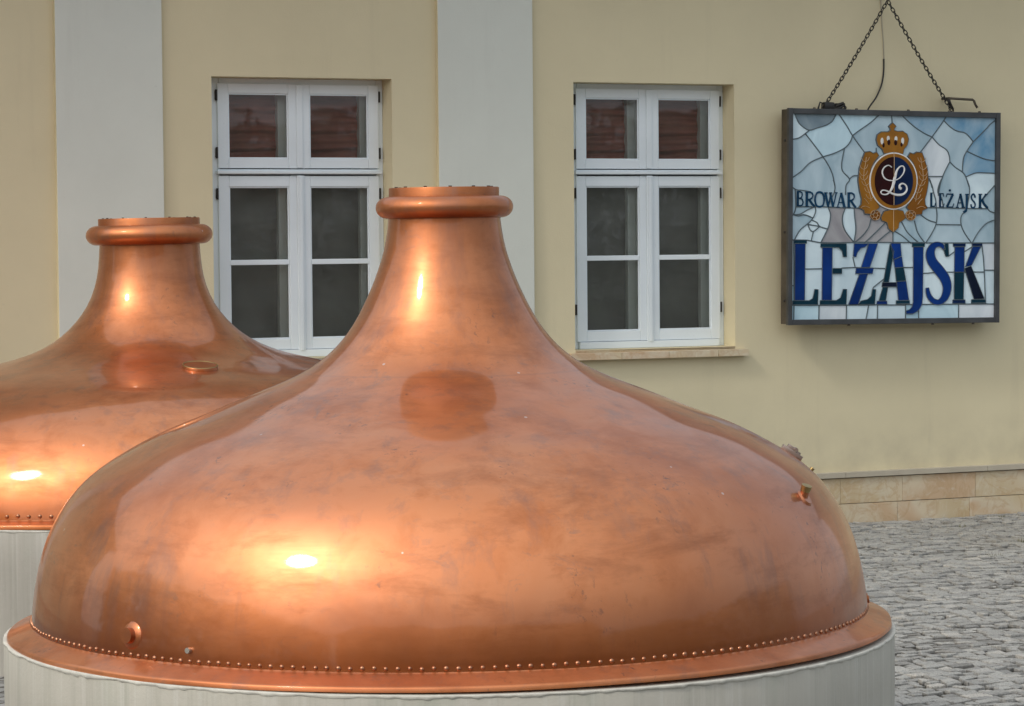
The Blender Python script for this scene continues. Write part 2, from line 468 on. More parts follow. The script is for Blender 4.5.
def window(x0, x1):
    """casement window set .14 back in the opening"""
    w = empty('window', (x0, 0, 0), parent=bld)
    W = x1 - x0
    D = .14
    zt = 2.873; zl = 1.236
    sx0, sx1 = .083, W - .034; xm = (sx0 + sx1) / 2
    # fixed frame
    bm = bmesh.new()
    box(bm, .001, sx0 + .012, D + .016, D + .30, OZ0 + .001, OZ1 - .001, .003)
    box(bm, sx1 - .012, W - .001, D + .016, D + .30, OZ0 + .001, OZ1 - .001, .003)
    box(bm, sx0 + .013, sx1 - .013, D + .014, D + .30, zt - .012, OZ1 - .001, .003)
    box(bm, sx0 + .013, sx1 - .013, D - .012, D + .30, OZ0 + .001, zl + .004, .004)
    box(bm, sx0 + .013, sx1 - .013, D + .020, D + .28, 2.318, 2.352, .002)
    mesh_obj('frame', bm, M['wood'], w)
    # rail between the upper and lower sashes
    bm = bmesh.new()
    box(bm, sx0 - .012, sx1 + .008, D - .022, D + .018, 2.322, 2.339, .003)
    box(bm, sx0 - .004, sx1, D - .006, D + .017, 2.3395, 2.3485, .002)
    mesh_obj('transom', bm, M['wood'], w)
    # deep post in the middle behind the sashes
    bm = bmesh.new()
    box(bm, xm - .045, xm + .045, D + .032, D + .28, zl + .006, 2.317); box(bm, xm - .045, xm + .045, D + .032, D + .28, 2.353, zt - .013)
    mesh_obj('inner_post', bm, M['wood_in'], w)
    bm = bmesh.new()
    for a in (sx1 - .062, xm - .064+.0):
        pass
    for (z0, z1) in ((zl + .008, 2.315), (2.355, zt - .015)):
        box(bm, sx1 - .085, sx1 - .0125, D + .11, D + .27, z0, z1, .003)
        box(bm, xm - .100, xm - .0455, D + .11, D + .27, z0, z1, .003)
        box(bm, sx0 + .0125, sx0 + .05, D + .11, D + .27, z0, z1, .003)
        box(bm, xm + .0455, xm + .075, D + .11, D + .27, z0, z1, .003)
    mesh_obj('inner_jamb', bm, M['wood_in'], w)
    for (a, b, z0, z1, bar, low) in ((sx0, xm - .001, 2.356, zt, (.068, .060, .058), False), (xm + .001, sx1, 2.356, zt, (.068, .060, .058), False),
                                     (sx0, xm - .001, zl + .006, 2.310, (.068, .066, .066), True), (xm + .001, sx1, zl + .006, 2.310, (.068, .066, .066), True)):
        class H: pass
        h = H(); h.location = Vector((a, D, z0))
        def bt_(bm, n, m):
            for v in bm.verts: v.co += h.location
            return mesh_obj(n, bm, m, w)
        ww, hh = b - a, z1 - z0; st, tp, bt = bar
        bm = bmesh.new()
        box(bm, 0, st, 0, .03, 0, hh, .004); box(bm, ww - st, ww, 0, .03, 0, hh, .004)
        box(bm, st + .0005, ww - st - .0005, .0006, .0294, 0.0006, bt, .003); box(bm, st + .0005, ww - st - .0005, .0006, .0294, hh - tp, hh - .0006, .003)
        for (p0, p1, q0, q1) in ((st + .0005, st + .009, bt + .0005, hh - tp - .0005), (ww - st - .009, ww - st - .0005, bt + .0005, hh - tp - .0005)):
            box(bm, p0, p1, .009, .0135, q0, q1, .0015)
        box(bm, st + .0095, ww - st - .0095, .009, .0135, bt + .0005, bt + .009, .0015); box(bm, st + .0095, ww - st - .0095, .009, .0135, hh - tp - .009, hh - tp - .0005, .0015)
        bt_(bm, 'sash', M['wood'])
        if low:
            zc = bt + (hh - tp - bt) * .505
            bm = bmesh.new(); box(bm, st + .001, ww - st - .001, .004, .0135, zc - .016, zc + .016, .004)
            bt_(bm, 'glazing_bar', M['wood'])
        bm = bmesh.new(); box(bm, st + .001, ww - st - .001, .0145, .0175, bt + .001, hh - tp - .001)
        bt_(bm, 'pane', M['glass'])
    # astragals over the meeting stiles
    bm = bmesh.new(); box(bm, xm - .022, xm + .024, D - .013, D - .001, zl - .005, 2.312, .005)
    box(bm, xm - .010, xm + .012, D - .019, D - .0135, zl - .002, 2.309, .003)
    mesh_obj('astragal', bm, M['wood'], w)
    bm = bmesh.new(); box(bm, xm - .020, xm + .022, D - .008, D - .001, 2.359, zt - .004, .004)
    mesh_obj('astragal', bm, M['wood'], w)
    # hinges
    for z in (2.80, 2.45, 2.20, 1.45):
        for x in (sx0 - .006, sx1 + .006):
            bm = bmesh.new(); cyl(bm, (x, D + .004, z - .034), (0, 0, 1), .0075, .068, 10)
            box(bm, x - .008, x + .008, D + .004, D + .014, z - .028, z + .028, .002)
            mesh_obj('hinge', bm, M['iron'], w, 40)
    # blinds: pleated above, plain curtain below
    for (n, z0, z1, m, amp, fr) in (('blind', 2.36, zt - .02, M['blind_up'], .008, 52), ('curtain', zl + .02, 2.31, M['blind_low'], .004, 14)):
        for (a, b) in ((sx0 + .0505, xm - .1005), (xm + .0755, sx1 - .0855)):
            bm = bmesh.new(); nx, nz = 8, 60; g = []
            for j in range(nz + 1):
                z = z0 + (z1 - z0) * j / nz
                g.append([bm.verts.new((a + (b - a) * i / nx, D + .15 + amp * math.sin(z * fr + .8 * math.sin(i * .8 + a * 9)), z)) for i in range(nx + 1)])
            for j in range(nz):
                for i in range(nx): bm.faces.new((g[j][i], g[j][i+1], g[j+1][i+1], g[j+1][i]))
            mesh_obj(n, bm, m, w, True)
    bm = bmesh.new(); box(bm, .002, W - .002, D + .303, D + .32, OZ0, OZ1)  # near-black sheet standing in for the unlit room behind the blinds
    mesh_obj('dark_backing', bm, M['room'], w)
    # sandstone sill
    bm = bmesh.new(); lay = bm.loops.layers.color.new('tone')
    r = random.Random(int(x0 * 100)); x = -.055
    tile_row(bm, lay, -.055, W + .068, -.058, 1.132, 1.178, .26, .5, r, y1=-.001)
    box(bm, .003, W - .003, .0, D - .012, 1.150, OZ0 - .001)
    mesh_obj('sill', bm, M['sill'], w)
    return w
for a, b in OPEN: window(a, b)

# ------------------------------------------------------------------ kettles
P1 = [(1.988,.197),(1.953,.2),(1.918,.205),(1.884,.213),(1.851,.223),(1.817,.235),(1.784,.247),(1.752,.261),(1.72,.275),(1.688,.291),(1.657,.307),(1.626,.325),(1.597,.345),(1.57,.367),(1.544,.391),(1.52,.417),(1.498,.445),(1.479,.475),(1.462,.507),(1.446,.54),(1.432,.573),(1.418,.607),(1.406,.641),(1.393,.674),(1.38,.707),(1.367,.74),(1.353,.773),(1.339,.807),(1.326,.84),(1.312,.875),(1.299,.909),(1.287,.942),(1.274,.975),(1.261,1.006),(1.247,1.036),(1.231,1.067),(1.215,1.098),(1.198,1.128),(1.181,1.159),(1.163,1.188),(1.145,1.216),(1.125,1.243),(1.104,1.268),(1.081,1.292),(1.056,1.314),(1.029,1.334),(1.001,1.353),(.972,1.37),(.942,1.386),(.911,1.4),(.879,1.412),(.847,1.422),(.813,1.43),(.78,1.438),(.746,1.444),(.712,1.45),(.679,1.454),(.645,1.457),(.619,1.458)]
P2 = [(1.891,0.254),(1.84,0.256),(1.788,0.26),(1.738,0.267),(1.688,0.279),(1.64,0.297),(1.595,0.319),(1.552,0.348),(1.513,0.38),(1.476,0.416),(1.442,0.455),(1.412,0.497),(1.386,0.542),(1.365,0.59),(1.347,0.641),(1.332,0.693),(1.319,0.747),(1.307,0.8),(1.295,0.853),(1.284,0.906),(1.273,0.957),(1.262,1.007),(1.25,1.057),(1.237,1.106),(1.224,1.156),(1.217,1.168),(1.195,1.23),(1.165,1.31),(1.13,1.385),(1.09,1.45),(1.045,1.51),(0.995,1.56),(0.94,1.6),(0.88,1.635),(0.82,1.66),(0.76,1.678),(0.7,1.69),(0.666,1.694)]
def prof_at(P, z):
    Z = [p[0] for p in P][::-1]; Rr = [p[1] for p in P][::-1]
    return float(np.interp(z, Z, Rr))
def smooth_prof(P, n=3):
    for _ in range(n):
        P = [P[0]] + [(.25*a[0]+.5*b[0]+.25*c[0], .25*a[1]+.5*b[1]+.25*c[1]) for a, b, c in zip(P[:-2], P[1:-1], P[2:])] + [P[-1]]
    return P
P1 = smooth_prof(P1); P2 = smooth_prof(P2)

def kettle(name, loc, tilt, P, cop, ring_z, ring_R, ring_r, coll_r, coll_top, fl_R, fl_top, fl_bot, riv_z, riv_n, riv_r, riv_front, label, group, seed):
    k = empty(name, loc, (0, tilt, 0)); tag(k, label, 'kettle', group)
    rs = random.Random(seed)
    off = Vector((seed * 1.7, seed * .6, 0))
    def wob(a, z):
        return .0022 * noise.noise(Vector((math.cos(a) * 2.2, math.sin(a) * 2.2, z * 2.5)) + off) * (1.6 if z < 1.45 else .7)
    top = [(ring_z + ring_r * .2, P[0][1] - .001)] + P
    bm = bmesh.new(); lathe(bm, top, 256, wob=wob)
    mesh_obj('body', bm, cop, k, True)
    # swaged ring round the mouth
    bm = bmesh.new()
    prof = []
    for i in range(25):
        a = -PI * .5 + PI * i / 24
        prof.append((ring_z + ring_r * math.sin(a), ring_R + ring_r * 1.12 * math.cos(a)))
    prof = [(ring_z - ring_r, ring_R - .06)] + prof + [(ring_z + ring_r, ring_R - .06)]
    lathe(bm, prof, 128, wob=lambda a, z: .0012 * math.sin(3 * a + seed) + .001 * noise.noise(Vector((math.cos(a) * 5, math.sin(a) * 5, seed))))
    ring = mesh_obj('neck_ring', bm, M['copper_ring'], k, 50)
    bm = bmesh.new()
    lathe(bm, [(ring_z, coll_r), (coll_top - .003, coll_r), (coll_top, coll_r - .002), (coll_top, coll_r - .010), (coll_top - .003, coll_r - .012), (ring_z - .3, coll_r - .014)], 128,
          wob=lambda a, z: .0015 * noise.noise(Vector((math.cos(a) * 3, math.sin(a) * 3, z * 3 + seed))))
    col = mesh_obj('collar', bm, M['copper_dark'], k, 40)
    for i in range(12):
        a = 2 * PI * i / 12 + .2 + seed
        bm = bmesh.new(); cyl(bm, ((coll_r - .025) * math.cos(a), (coll_r - .025) * math.sin(a), coll_top - .012), (0, 0, 1), .006, .016, 8)
        box(bm, (coll_r-.025)*math.cos(a)-.012, (coll_r-.025)*math.cos(a)+.012, (coll_r-.025)*math.sin(a)-.012, (coll_r-.025)*math.sin(a)+.012, coll_top - .02, coll_top - .012)
        mesh_obj('bolt', bm, M['iron'], k)
    # sloping flange with turned-down lip
    r0 = P[-1][1]
    bm = bmesh.new()
    pr = [(P[-1][0] + .006, r0 - .004), (P[-1][0] - .001, r0 + .003), (P[-1][0] - .004, r0 + .008), (fl_top, fl_R - .008), (fl_top - .003, fl_R - .002), (fl_top - .007, fl_R), (fl_bot, fl_R + .001), (fl_bot, r0 - .1)]
    lathe(bm, pr, 256, wob=lambda a, z: .002 * noise.noise(Vector((math.cos(a) * 6, math.sin(a) * 6, z * 9 + seed))))
    for v in bm.verts:
        if v.co.z < fl_top + .02:
            a = math.atan2(v.co.y, v.co.x)
            v.co.z += .0035 * noise.noise(Vector((math.cos(a) * 4, math.sin(a) * 4, seed * 2.0)))
    mesh_obj('flange', bm, M['copper_dull'], k, 50)
    # rivets
    rr = prof_at(P, riv_z)
    bm = bmesh.new(); bmesh.ops.create_uvsphere(bm, u_segments=10, v_segments=6, radius=riv_r)
    bmesh.ops.delete(bm, geom=[v for v in bm.verts if v.co.z < -riv_r * .2], context='VERTS')
    for v in bm.verts: v.co = Vector((v.co.z * .75, v.co.x, v.co.y))
    me = bpy.data.meshes.new('rivet'); bm.to_mesh(me); bm.free(); me.materials.append(M['rivet'])
    me.polygons.foreach_set('use_smooth', [True] * len(me.polygons))
    rest = bmesh.new()
    n0 = riv_n
    angs = sorted(range(n0), key=lambda i: abs(((2 * PI * i / n0 - riv_front + PI) % (2 * PI)) - PI))
    nfront = seed_front[name]
    for idx, i in enumerate(angs):
        a = 2 * PI * i / n0 + rs.uniform(-.0006, .0006)
        zz = riv_z + rs.uniform(-.0015, .0015)
        if idx < nfront:
            o = bpy.data.objects.new('rivet', me); o.location = ((rr + .0005) * math.cos(a), (rr + .0005) * math.sin(a), zz); o.rotation_euler = (0, 0, a); o.scale = (rs.uniform(.75, 1.1),) + (rs.uniform(.86, 1.12),) * 2
            link(o, k)
        else:
            mat = Matrix.Translation(((rr + .0005) * math.cos(a), (rr + .0005) * math.sin(a), zz)) @ Matrix.Rotation(a, 4, 'Z')
            t = bmesh.new(); t.from_mesh(me); t.transform(mat); tm = bpy.data.meshes.new('tmp'); t.to_mesh(tm); t.free(); rest.from_mesh(tm); bpy.data.meshes.remove(tm)
    o = mesh_obj('rivet', rest, M['rivet'], k, True); o['kind'] = 'stuff'
    return k
seed_front = {'brewing_kettle': 100}
ang = lambda d: -PI / 2 + R(d)            # degrees from the side facing the camera
k1 = kettle('brewing_kettle', (-.220, 10, 0), -.0065, P1, M['copper1'], 2.034, .198, .0385, .193, 2.103, 1.541, .590, .572, .631, 250, .0078, ang(0),
            'large copper brewing kettle with a riveted rim in the foreground', 'copper brewing kettles', 1)
seed_front['brewing_kettle'] = 16
k2 = kettle('brewing_kettle', (-1.815, 14.5, 0), -.012, P2, M['copper2'], 1.952, .264, .050, .257, 2.036, 1.777, .656, .634, .686, 200, .0095, ang(-10),
            'copper kettle with a flat shoulder standing behind the foreground one', 'copper brewing kettles', 3)

def on(P, z, deg, lift=0.0):
    """point and outward normal on a kettle body (kettle space)"""
    r = prof_at(P, z); a = ang(deg)
    d = .02; dr = prof_at(P, z + d) - prof_at(P, z - d)
    n = Vector((math.cos(a) * 2 * d, math.sin(a) * 2 * d, -dr)).normalized()
    return Vector((r * math.cos(a), r * math.sin(a), z)) + n * lift, n
def stub(k, P, z, deg, r, h, mat, name, boss=None, cap=None, axis=None):
    p, n = on(P, z, deg, -.012)
    ax = axis or n
    bm = bmesh.new()
    tube(bm, [p, p + ax * h * .3, p + ax * h], r, 20, radii=[r * 1.15, r, r * .96])
    o = mesh_obj(name, bm, mat, k, 40)
    if boss:
        bm = bmesh.new(); tube(bm, [p, p + n * .010, p + n * .018], boss, 28, radii=[boss * 1.5, boss * 1.12, boss * .9]); mesh_obj('boss', bm, mat, o, 50)
    if cap:
        bm = bmesh.new(); tube(bm, [p + ax * h, p + ax * (h + cap)], r * 1.12, 20, radii=[r * 1.05, r * 1.12]); mesh_obj('cap', bm, M['brass'], o, 40)
    return o
# fittings of the near kettle
stub(k1, P1, .691, -42.5, .026, .036, M['copper1'], 'plug', boss=.040)
stub(k1, P1, .664, -32.5, .0095, .024, M['nickel'], 'stud')
stub(k1, P1, 1.046, 65, .016, .034, M['copper1'], 'pipe_stub', boss=.030, cap=.020, axis=Vector((.28, -.25, .92)).normalized())
stub(k1, P1, .645, 86, .014, .022, M['copper_dark'], 'plug', boss=.024)
# hasp on the right shoulder
p, n = on(P1, 1.150, 90, 0)
bm = bmesh.new()
t = Vector((0, 1, 0)).cross(n).normalized()
def obox(bm, c, ax, ay, az, sx, sy, sz, bev=.002):
    b2 = bmesh.new(); box(b2, -sx, sx, -sy, sy, -sz, sz, bev)
    mt = Matrix((ax, ay, az)).transposed().to_4x4(); mt.translation = c
    b2.transform(mt); tm = bpy.data.meshes.new('t'); b2.to_mesh(tm); b2.free(); bm.from_mesh(tm); bpy.data.meshes.remove(tm)
obox(bm, p + n * .006, t, Vector((0, 1, 0)), n, .040, .022, .008)
obox(bm, p + n * .018 - t * .012, t, Vector((0, 1, 0)), n, .014, .017, .008)
obox(bm, p + n * .014 + t * .020, t, Vector((0, 1, 0)), n, .007, .017, .007)
cyl(bm, p + n * .022 - Vector((0, .026, 0)) + t * .005, (0, 1, 0), .007, .05, 12)
hz = mesh_obj('hasp', bm, plain('pewter', (.42, .35, .31), .4, .85, .3, 20), k1, 40); hz['label'] = 'dull grey metal hasp'
p, n = on(P1, 1.093, 90, 0)
bm = bmesh.new(); cyl(bm, p - n * .006, n, .008, .014, 12); mesh_obj('stud', bm, M['brass'], k1, 40)
# vent ring on the shoulder of the rear kettle
p, n = on(P2, 1.305, 23.5, 0)
bm = bmesh.new()
lathe(bm, [(-.05, .088), (.012, .088), (.015, .086), (.015, .080), (.010, .078), (-.05, .078)], 48)
v = mesh_obj('vent_ring', bm, M['copper2'], k2, 40, loc=p - n * .003, rot=Vector((n.x * .8, n.y * .8, n.z)).to_track_quat('Z', 'X').to_euler())
bm = bmesh.new(); cyl(bm, (.022, -.087, -.002), (.25, -1, 0), .008, .006, 12); mesh_obj('hole', bm, M['rubber'], v)
bm = bmesh.new(); lathe(bm, [(.0155, .0868), (.0175, .0852), (.0175, .0812), (.0155, .0795)], 48); mesh_obj('brass_edge', bm, M['brass'], v, True)
bm = bmesh.new(); lathe(bm, [(.0150, .0792), (.0158, .04), (.0160, .001)], 48); mesh_obj('lid', bm, M['copper_dark'], v, True)

# rendered drums under the kettles
def drum(loc, tilt, Rr, top, mat, label, seed):
    d = empty('kettle_plinth', loc, (0, 0, 0)); tag(d, label, 'plinth', 'round plinths under the kettles')
    bm = bmesh.new()
    pr = [(-.05, Rr - .002)] + [(z, Rr) for z in np.linspace(0, top - .012, 5)] + [(top - .004, Rr - .004), (top, Rr - .012), (top, .4)]
    lathe(bm, pr, 192, wob=lambda a, z: .003 * noise.noise(Vector((math.cos(a) * 3 + seed, math.sin(a) * 3, z * 1.5))))
    mesh_obj('drum', bm, mat, d, 50)
    bm = bmesh.new(); N = 520; rings = []
    for i in range(N):
        a = 2 * PI * i / N
        q = noise.noise(Vector((math.cos(a) * 14, math.sin(a) * 14, seed))); q2 = noise.noise(Vector((math.cos(a) * 60, math.sin(a) * 60, seed + 3)))
        h = .012 + .008 * q + .006 * q2; w = .0035 + .0035 * q2 + .001 * q
        dz = tilt * Rr * -math.cos(a)
        ring = []
        for (dr, z) in ((-.010, top - .002), (w * .5, top), (w, top - h * .35), (w * .7, top - h * .8), (-.001, top - h)):
            ring.append(bm.verts.new(((Rr + dr) * math.cos(a), (Rr + dr) * math.sin(a), z)))
        rings.append(ring)
    for i in range(N):
        A, B = rings[i], rings[(i+1) % N]
        for j in range(4): bm.faces.new((A[j], B[j], B[j+1], A[j+1]))
    mesh_obj('mortar_bead', bm, M['mortar'], d, True)
drum((-.224, 10, 0), -.0065, 1.551, .566, M['drum1'], 'streaked pale grey round plinth under the foreground kettle', 2)
drum((-1.823, 14.5, 0), -.012, 1.785, .628, M['drum2'], 'plain grey round plinth under the rear kettle', 9)

# ------------------------------------------------------------------ ground
bm = bmesh.new()
bm.faces.new([bm.verts.new(p) for p in ((-300, -300, -.035), (300, -300, -.035), (300, 300, -.035), (-300, 300, -.035))])
tag(mesh_obj('ground', bm, M['far']), 'grey granite sett paving', kind='structure')
cs, sn = math.cos(TH), math.sin(TH)
def wl(s, t):  # s along the wall, t metres in front of it
    return (s * cs + t * sn, 18 + s * sn - t * cs)
S0, S1, T0, T1 = -4.2, 7.8, .045, 10.6
bm = bmesh.new()
bm.faces.new([bm.verts.new((*wl(a, b), -.022)) for a, b in ((S0, T0), (S1, T0), (S1, T1), (S0, T1))])
tag(mesh_obj('ground', bm, M['dirt']), 'dark soil in the joints of the paving', kind='structure')
rs = random.Random(11)
V = []; F = []; T = []
t = T0 + .004; row = 0
while t < T1:
    h = rs.uniform(.058, .092)
    s = S0 + rs.uniform(0, .1)
    while s < S1:
        w = rs.uniform(.060, .118)
        cx, cy = s + w / 2, t + h / 2
        X, Y = wl(cx, cy)
        skip = math.hypot(X + .22, Y - 10) < 1.48 or math.hypot(X + 1.82, Y - 14.5) < 1.82 or Y < 8.2 or (X < -.5 and Y < 12) 
        # keep the ones the lens or a neighbouring viewpoint can see
        if not skip:
            j = .013
            g = rs.uniform(.002, .012)
            cor = []
            wf = lambda a, b: .05 * math.sin(a * 1.1 + b * .7) + .03 * math.sin(a * 2.9 - b * 1.3)
            for (a, b) in ((s + g, t + g), (s + w - g, t + g), (s + w - g, t + h - g), (s + g, t + h - g)):
                a2 = a + rs.uniform(-j, j); b2 = b + rs.uniform(-j, j)
                cor.append((a2, b2 + wf(a, b) * min(1, (b - T0) * 1.5)))
            cxx = sum(c[0] for c in cor) / 4; cyy = sum(c[1] for c in cor) / 4
            zt = rs.uniform(-.010, .004) + .010 * noise.noise(Vector((cx * .9, cy * .9, 0)))
            tx, ty = rs.uniform(-.03, .03), rs.uniform(-.05, .03)
            base = len(V)
            def pt(a, b, z): V.append((*wl(a, b), z))
            for a, b in cor: pt(a, b, -.030)
            for a, b in cor:
                a3 = cxx + (a - cxx) * .985; b3 = cyy + (b - cyy) * .985
                pt(a3, b3, zt - .003 + (a3 - cxx) * tx + (b3 - cyy) * ty + rs.uniform(-.003, .003))
            mids = []
            for q in range(4):
                a = (cor[q][0] + cor[(q+1) % 4][0]) / 2; b = (cor[q][1] + cor[(q+1) % 4][1]) / 2
                mids.append((a, b))
            for a, b in cor:
                a3 = cxx + (a - cxx) * .90; b3 = cyy + (b - cyy) * .88
                pt(a3, b3, zt + (a3 - cxx) * tx + (b3 - cyy) * ty + rs.uniform(-.003, .003))
            pt(cxx, cyy, zt + rs.uniform(-.001, .003))
            for q in range(4):
                r_ = (q + 1) % 4
                F.append((base + q, base + r_, base + 4 + r_, base + 4 + q))
                F.append((base + 4 + q, base + 4 + r_, base + 8 + r_, base + 8 + q))
                F.append((base + 8 + q, base + 8 + r_, base + 12))
            T.append((base, min(1, max(0, rs.gauss(.55, .18)))))
        s += w
    t += h; row += 1
me = bpy.data.meshes.new('cobblestone_paving')
me.from_pydata(V, [], F); me.materials.append(M['sett'])
at = me.attributes.new('tone', 'FLOAT', 'POINT')
arr = np.zeros(len(V), dtype=np.float32)
for b_, t_ in T: arr[b_:b_ + 13] = t_
at.data.foreach_set('value', arr)
me.polygons.foreach_set('use_smooth', [True] * len(me.polygons)); me.set_sharp_from_angle(angle=R(14))
cb = link(bpy.data.objects.new('cobblestone_paving', me)); tag(cb, 'uneven grey granite setts with dark joints', kind='structure')
# tufts of moss and grass in the joints
bm = bmesh.new()
for _ in range(46):
    s = rs.uniform(2.0, 6.6); t = rs.uniform(.1, 7.5); X, Y = wl(s, t)
    if math.hypot(X + .22, Y - 10) < 1.7: continue
    for _b in range(26):
        x = X + rs.gauss(0, .028); y = Y + rs.gauss(0, .02); hh = rs.uniform(.010, .026); a = rs.uniform(0, PI)
        dx, dy = math.cos(a) * .0022, math.sin(a) * .0022; lx, ly = rs.gauss(0, .010), rs.gauss(0, .010)
        bm.faces.new([bm.verts.new(p) for p in ((x - dx, y - dy, -.02), (x + dx, y + dy, -.02), (x + lx, y + ly, hh))])
tag(mesh_obj('moss', bm, leaf_mat('moss_green', (.09, .10, .03), (.16, .15, .06))), 'small tufts of grass in the paving joints', 'grass', kind='stuff')

# ------------------------------------------------------------------ stained glass sign
SW, SH = 1.640, 1.418
sign = empty('hanging_sign', (2.730 * cs + .17 * sn, 18 + 2.730 * sn - .17 * cs, 2.031), (0, 0, 0))
# sign space: X right along the wall, Y into the wall, Z up, origin at the middle of the front
sign.rotation_euler = (Matrix.Rotation(TH, 3, 'Z') @ Matrix.Rotation(R(.55), 3, 'Y')).to_euler()
tag(sign, 'square stained glass sign with blue lettering and a crowned emblem hung on the wall', 'sign')
# drawing sheet -> sign plane (homography of the four corners of the frame)
src = [(787, 107), (999, 113), (999, 323), (787, 325.5)]
dst = [(-SW/2, SH/2), (SW/2, SH/2), (SW/2, -SH/2), (-SW/2, -SH/2)]
A = []; B = []
for (x, y), (u, v_) in zip(src, dst):
    A.append([x, y, 1, 0, 0, 0, -u*x, -u*y]); B.append(u); A.append([0, 0, 0, x, y, 1, -v_*x, -v_*y]); B.append(v_)
Hm = np.append(np.linalg.solve(np.array(A), np.array(B)), 1).reshape(3, 3)
def D2(x, y):
    q = Hm @ np.array([x, y, 1.0]); return (q[0] / q[2], q[1] / q[2])
def Az(x, y): return (780 + x / 7.058, 230 + y / 7.058)
def Bz(x, y): return (880 + x / 7.056, 230 + y / 7.056)
def Cz(x, y): return (780 + x / 8.827, 105 + y / 8.827)
def Dz(x, y): return (890 + x / 8.827, 105 + y / 8.827)
def Ez(x, y): return (780 + x / 10.86, 180 + y / 10.86)
def Fz(x, y): return (920 + x / 10.86, 180 + y / 10.86)
def Gz(x, y): return (855 + x / 10.08, 115 + y / 10.08)
def Hz(x, y): return (855 + x / 10.08, 175 + y / 10.08)
def sheet(fn, pts): return [D2(*fn(*p)) for p in pts]

# box of the sign
bm = bmesh.new()
fw = .033
hx, hz_ = SW / 2, SH / 2
box(bm, -hx, -hx + fw, 0, .03, -hz_, hz_, .003); box(bm, hx - fw, hx, 0, .03, -hz_, hz_, .003)
box(bm, -hx + fw + .0005, hx - fw - .0005, .0008, .0292, hz_ - .036, hz_ - .0008, .003); box(bm, -hx + fw + .0005, hx - fw - .0005, .0008, .0292, -hz_ + .0008, -hz_ + .036, .003)
for i in range(7):
    for sx in (-1, 1):
        pass
mesh_obj('frame', bm, M['frame'], sign)
bm = bmesh.new()
box(bm, -hx + .004, -hx + .010, .031, .105, -hz_ + .006, hz_ - .006, .002); box(bm, hx - .010, hx - .004, .031, .105, -hz_ + .006, hz_ - .006, .002)
box(bm, -hx + .011, hx - .011, .031, .105, hz_ - .012, hz_ - .006, .002); box(bm, -hx + .011, hx - .011, .031, .105, -hz_ + .006, -hz_ + .012, .002)
box(bm, -hx + .011, hx - .011, .092, .099, -hz_ + .013, hz_ - .013)
mesh_obj('housing', bm, M['frame_side'], sign)
for (x, z) in ((-.62, hz_), (-.3, hz_), (.10, hz_), (.42, hz_), (.66, hz_), (-.35, -hz_ - .008), (.3, -hz_ - .008), (.62, -hz_ - .008)):
    bm = bmesh.new(); cyl(bm, (x, .018, z - .001), (0, 0, 1), .011, .009, 12, .008); mesh_obj('screw', bm, M['frame_side'], sign)
for z in (-.55, -.1, .5):
    bm = bmesh.new(); cyl(bm, (-hx + .004, .055, z), (-1, 0, 0), .010, .007, 12, .007); mesh_obj('screw', bm, M['iron'], sign)

lines = []   # lead cames in sheet coordinates (converted), already curved
def ln(fn, pts, curve=True):
    q = sheet(fn, pts)
    if curve and len(q) > 2: q = [(p[0], p[1]) for p in spline(q, 5)]
    lines.append(q)
C_, D_, E_, F_, G_, H_, A_, B_ = Cz, Dz, Ez, Fz, Gz, Hz, Az, Bz
ln(C_, [(125,60),(165,150),(215,195),(260,215),(330,195),(410,170),(465,130),(500,60)])
ln(C_, [(260,215),(222,245),(160,285),(70,300)])
ln(C_, [(222,245),(300,345),(380,452),(430,530),(465,610),(485,706)])
ln(C_, [(70,660),(180,585),(270,500),(380,452),(480,420),(570,375),(620,320),(640,265)])
ln(C_, [(505,55),(590,180),(640,265),(745,410)])
ln(C_, [(640,265),(700,220),(800,150),(890,70)])
ln(C_, [(570,375),(555,450),(545,520),(555,580),(615,650),(585,706),(580,790)])
ln(C_, [(615,650),(650,622),(700,620)])
ln(C_, [(850,375),(852,440)])
ln(E_, [(580,-10),(598,60),(592,125),(560,200),(528,285),(550,360),(545,440),(520,528),(445,680)])
ln(E_, [(90,35),(170,95),(240,105),(330,120)])
ln(E_, [(165,95),(172,285),(145,370),(90,430)])
ln(E_, [(145,370),(220,365),(300,320),(385,285)])
ln(E_, [(145,370),(200,385),(270,372),(360,408)])
ln(E_, [(385,285),(388,340),(360,408),(310,465),(220,540),(158,650)])
ln(E_, [(345,430),(400,455),(435,500),(520,528)])
ln(E_, [(305,470),(325,530),(365,555),(435,500)])
ln(E_, [(308,478),(435,500)], False)
ln(E_, [(365,555),(343,655)], False)
ln(E_, [(172,285),(385,285),(528,288),(720,298),(880,302)], False)
ln(E_, [(715,298),(685,380),(685,470),(720,560),(808,674)])
ln(E_, [(808,300),(815,400),(828,530),(808,674)])
ln(E_, [(80,645),(300,650),(445,678),(620,680),(869,674),(1300,678),(1560,680)], False)
ln(D_, [(85,70),(205,180),(300,245),(372,280)])
ln(D_, [(520,60),(475,135),(372,280),(262,425)])
ln(D_, [(475,135),(530,190),(590,228),(660,245),(705,285),(735,325)])
ln(D_, [(735,325),(790,270),(850,210),(885,170),(945,125)])
ln(D_, [(735,325),(680,405),(650,470),(640,590)])
ln(D_, [(682,408),(770,450),(850,480),(945,495)])
ln(D_, [(372,280),(430,345),(500,395),(525,450),(530,500)])
ln(D_, [(530,500),(580,550),(640,590),(672,635),(700,720)])
ln(D_, [(530,500),(480,600),(445,706),(430,800)])
ln(D_, [(672,635),(760,600),(850,600),(945,605)])
ln(D_, [(325,630),(465,630)], False)
ln(D_, [(325,630),(355,660),(375,730)])
ln(D_, [(10,60),(15,95),(20,170)], False)
ln(F_, [(100,-10),(135,60),(150,130),(175,220),(182,305),(190,380),(180,480),(140,570),(72,680)])
ln(F_, [(235,-10),(205,70),(200,140),(240,200),(260,308)])
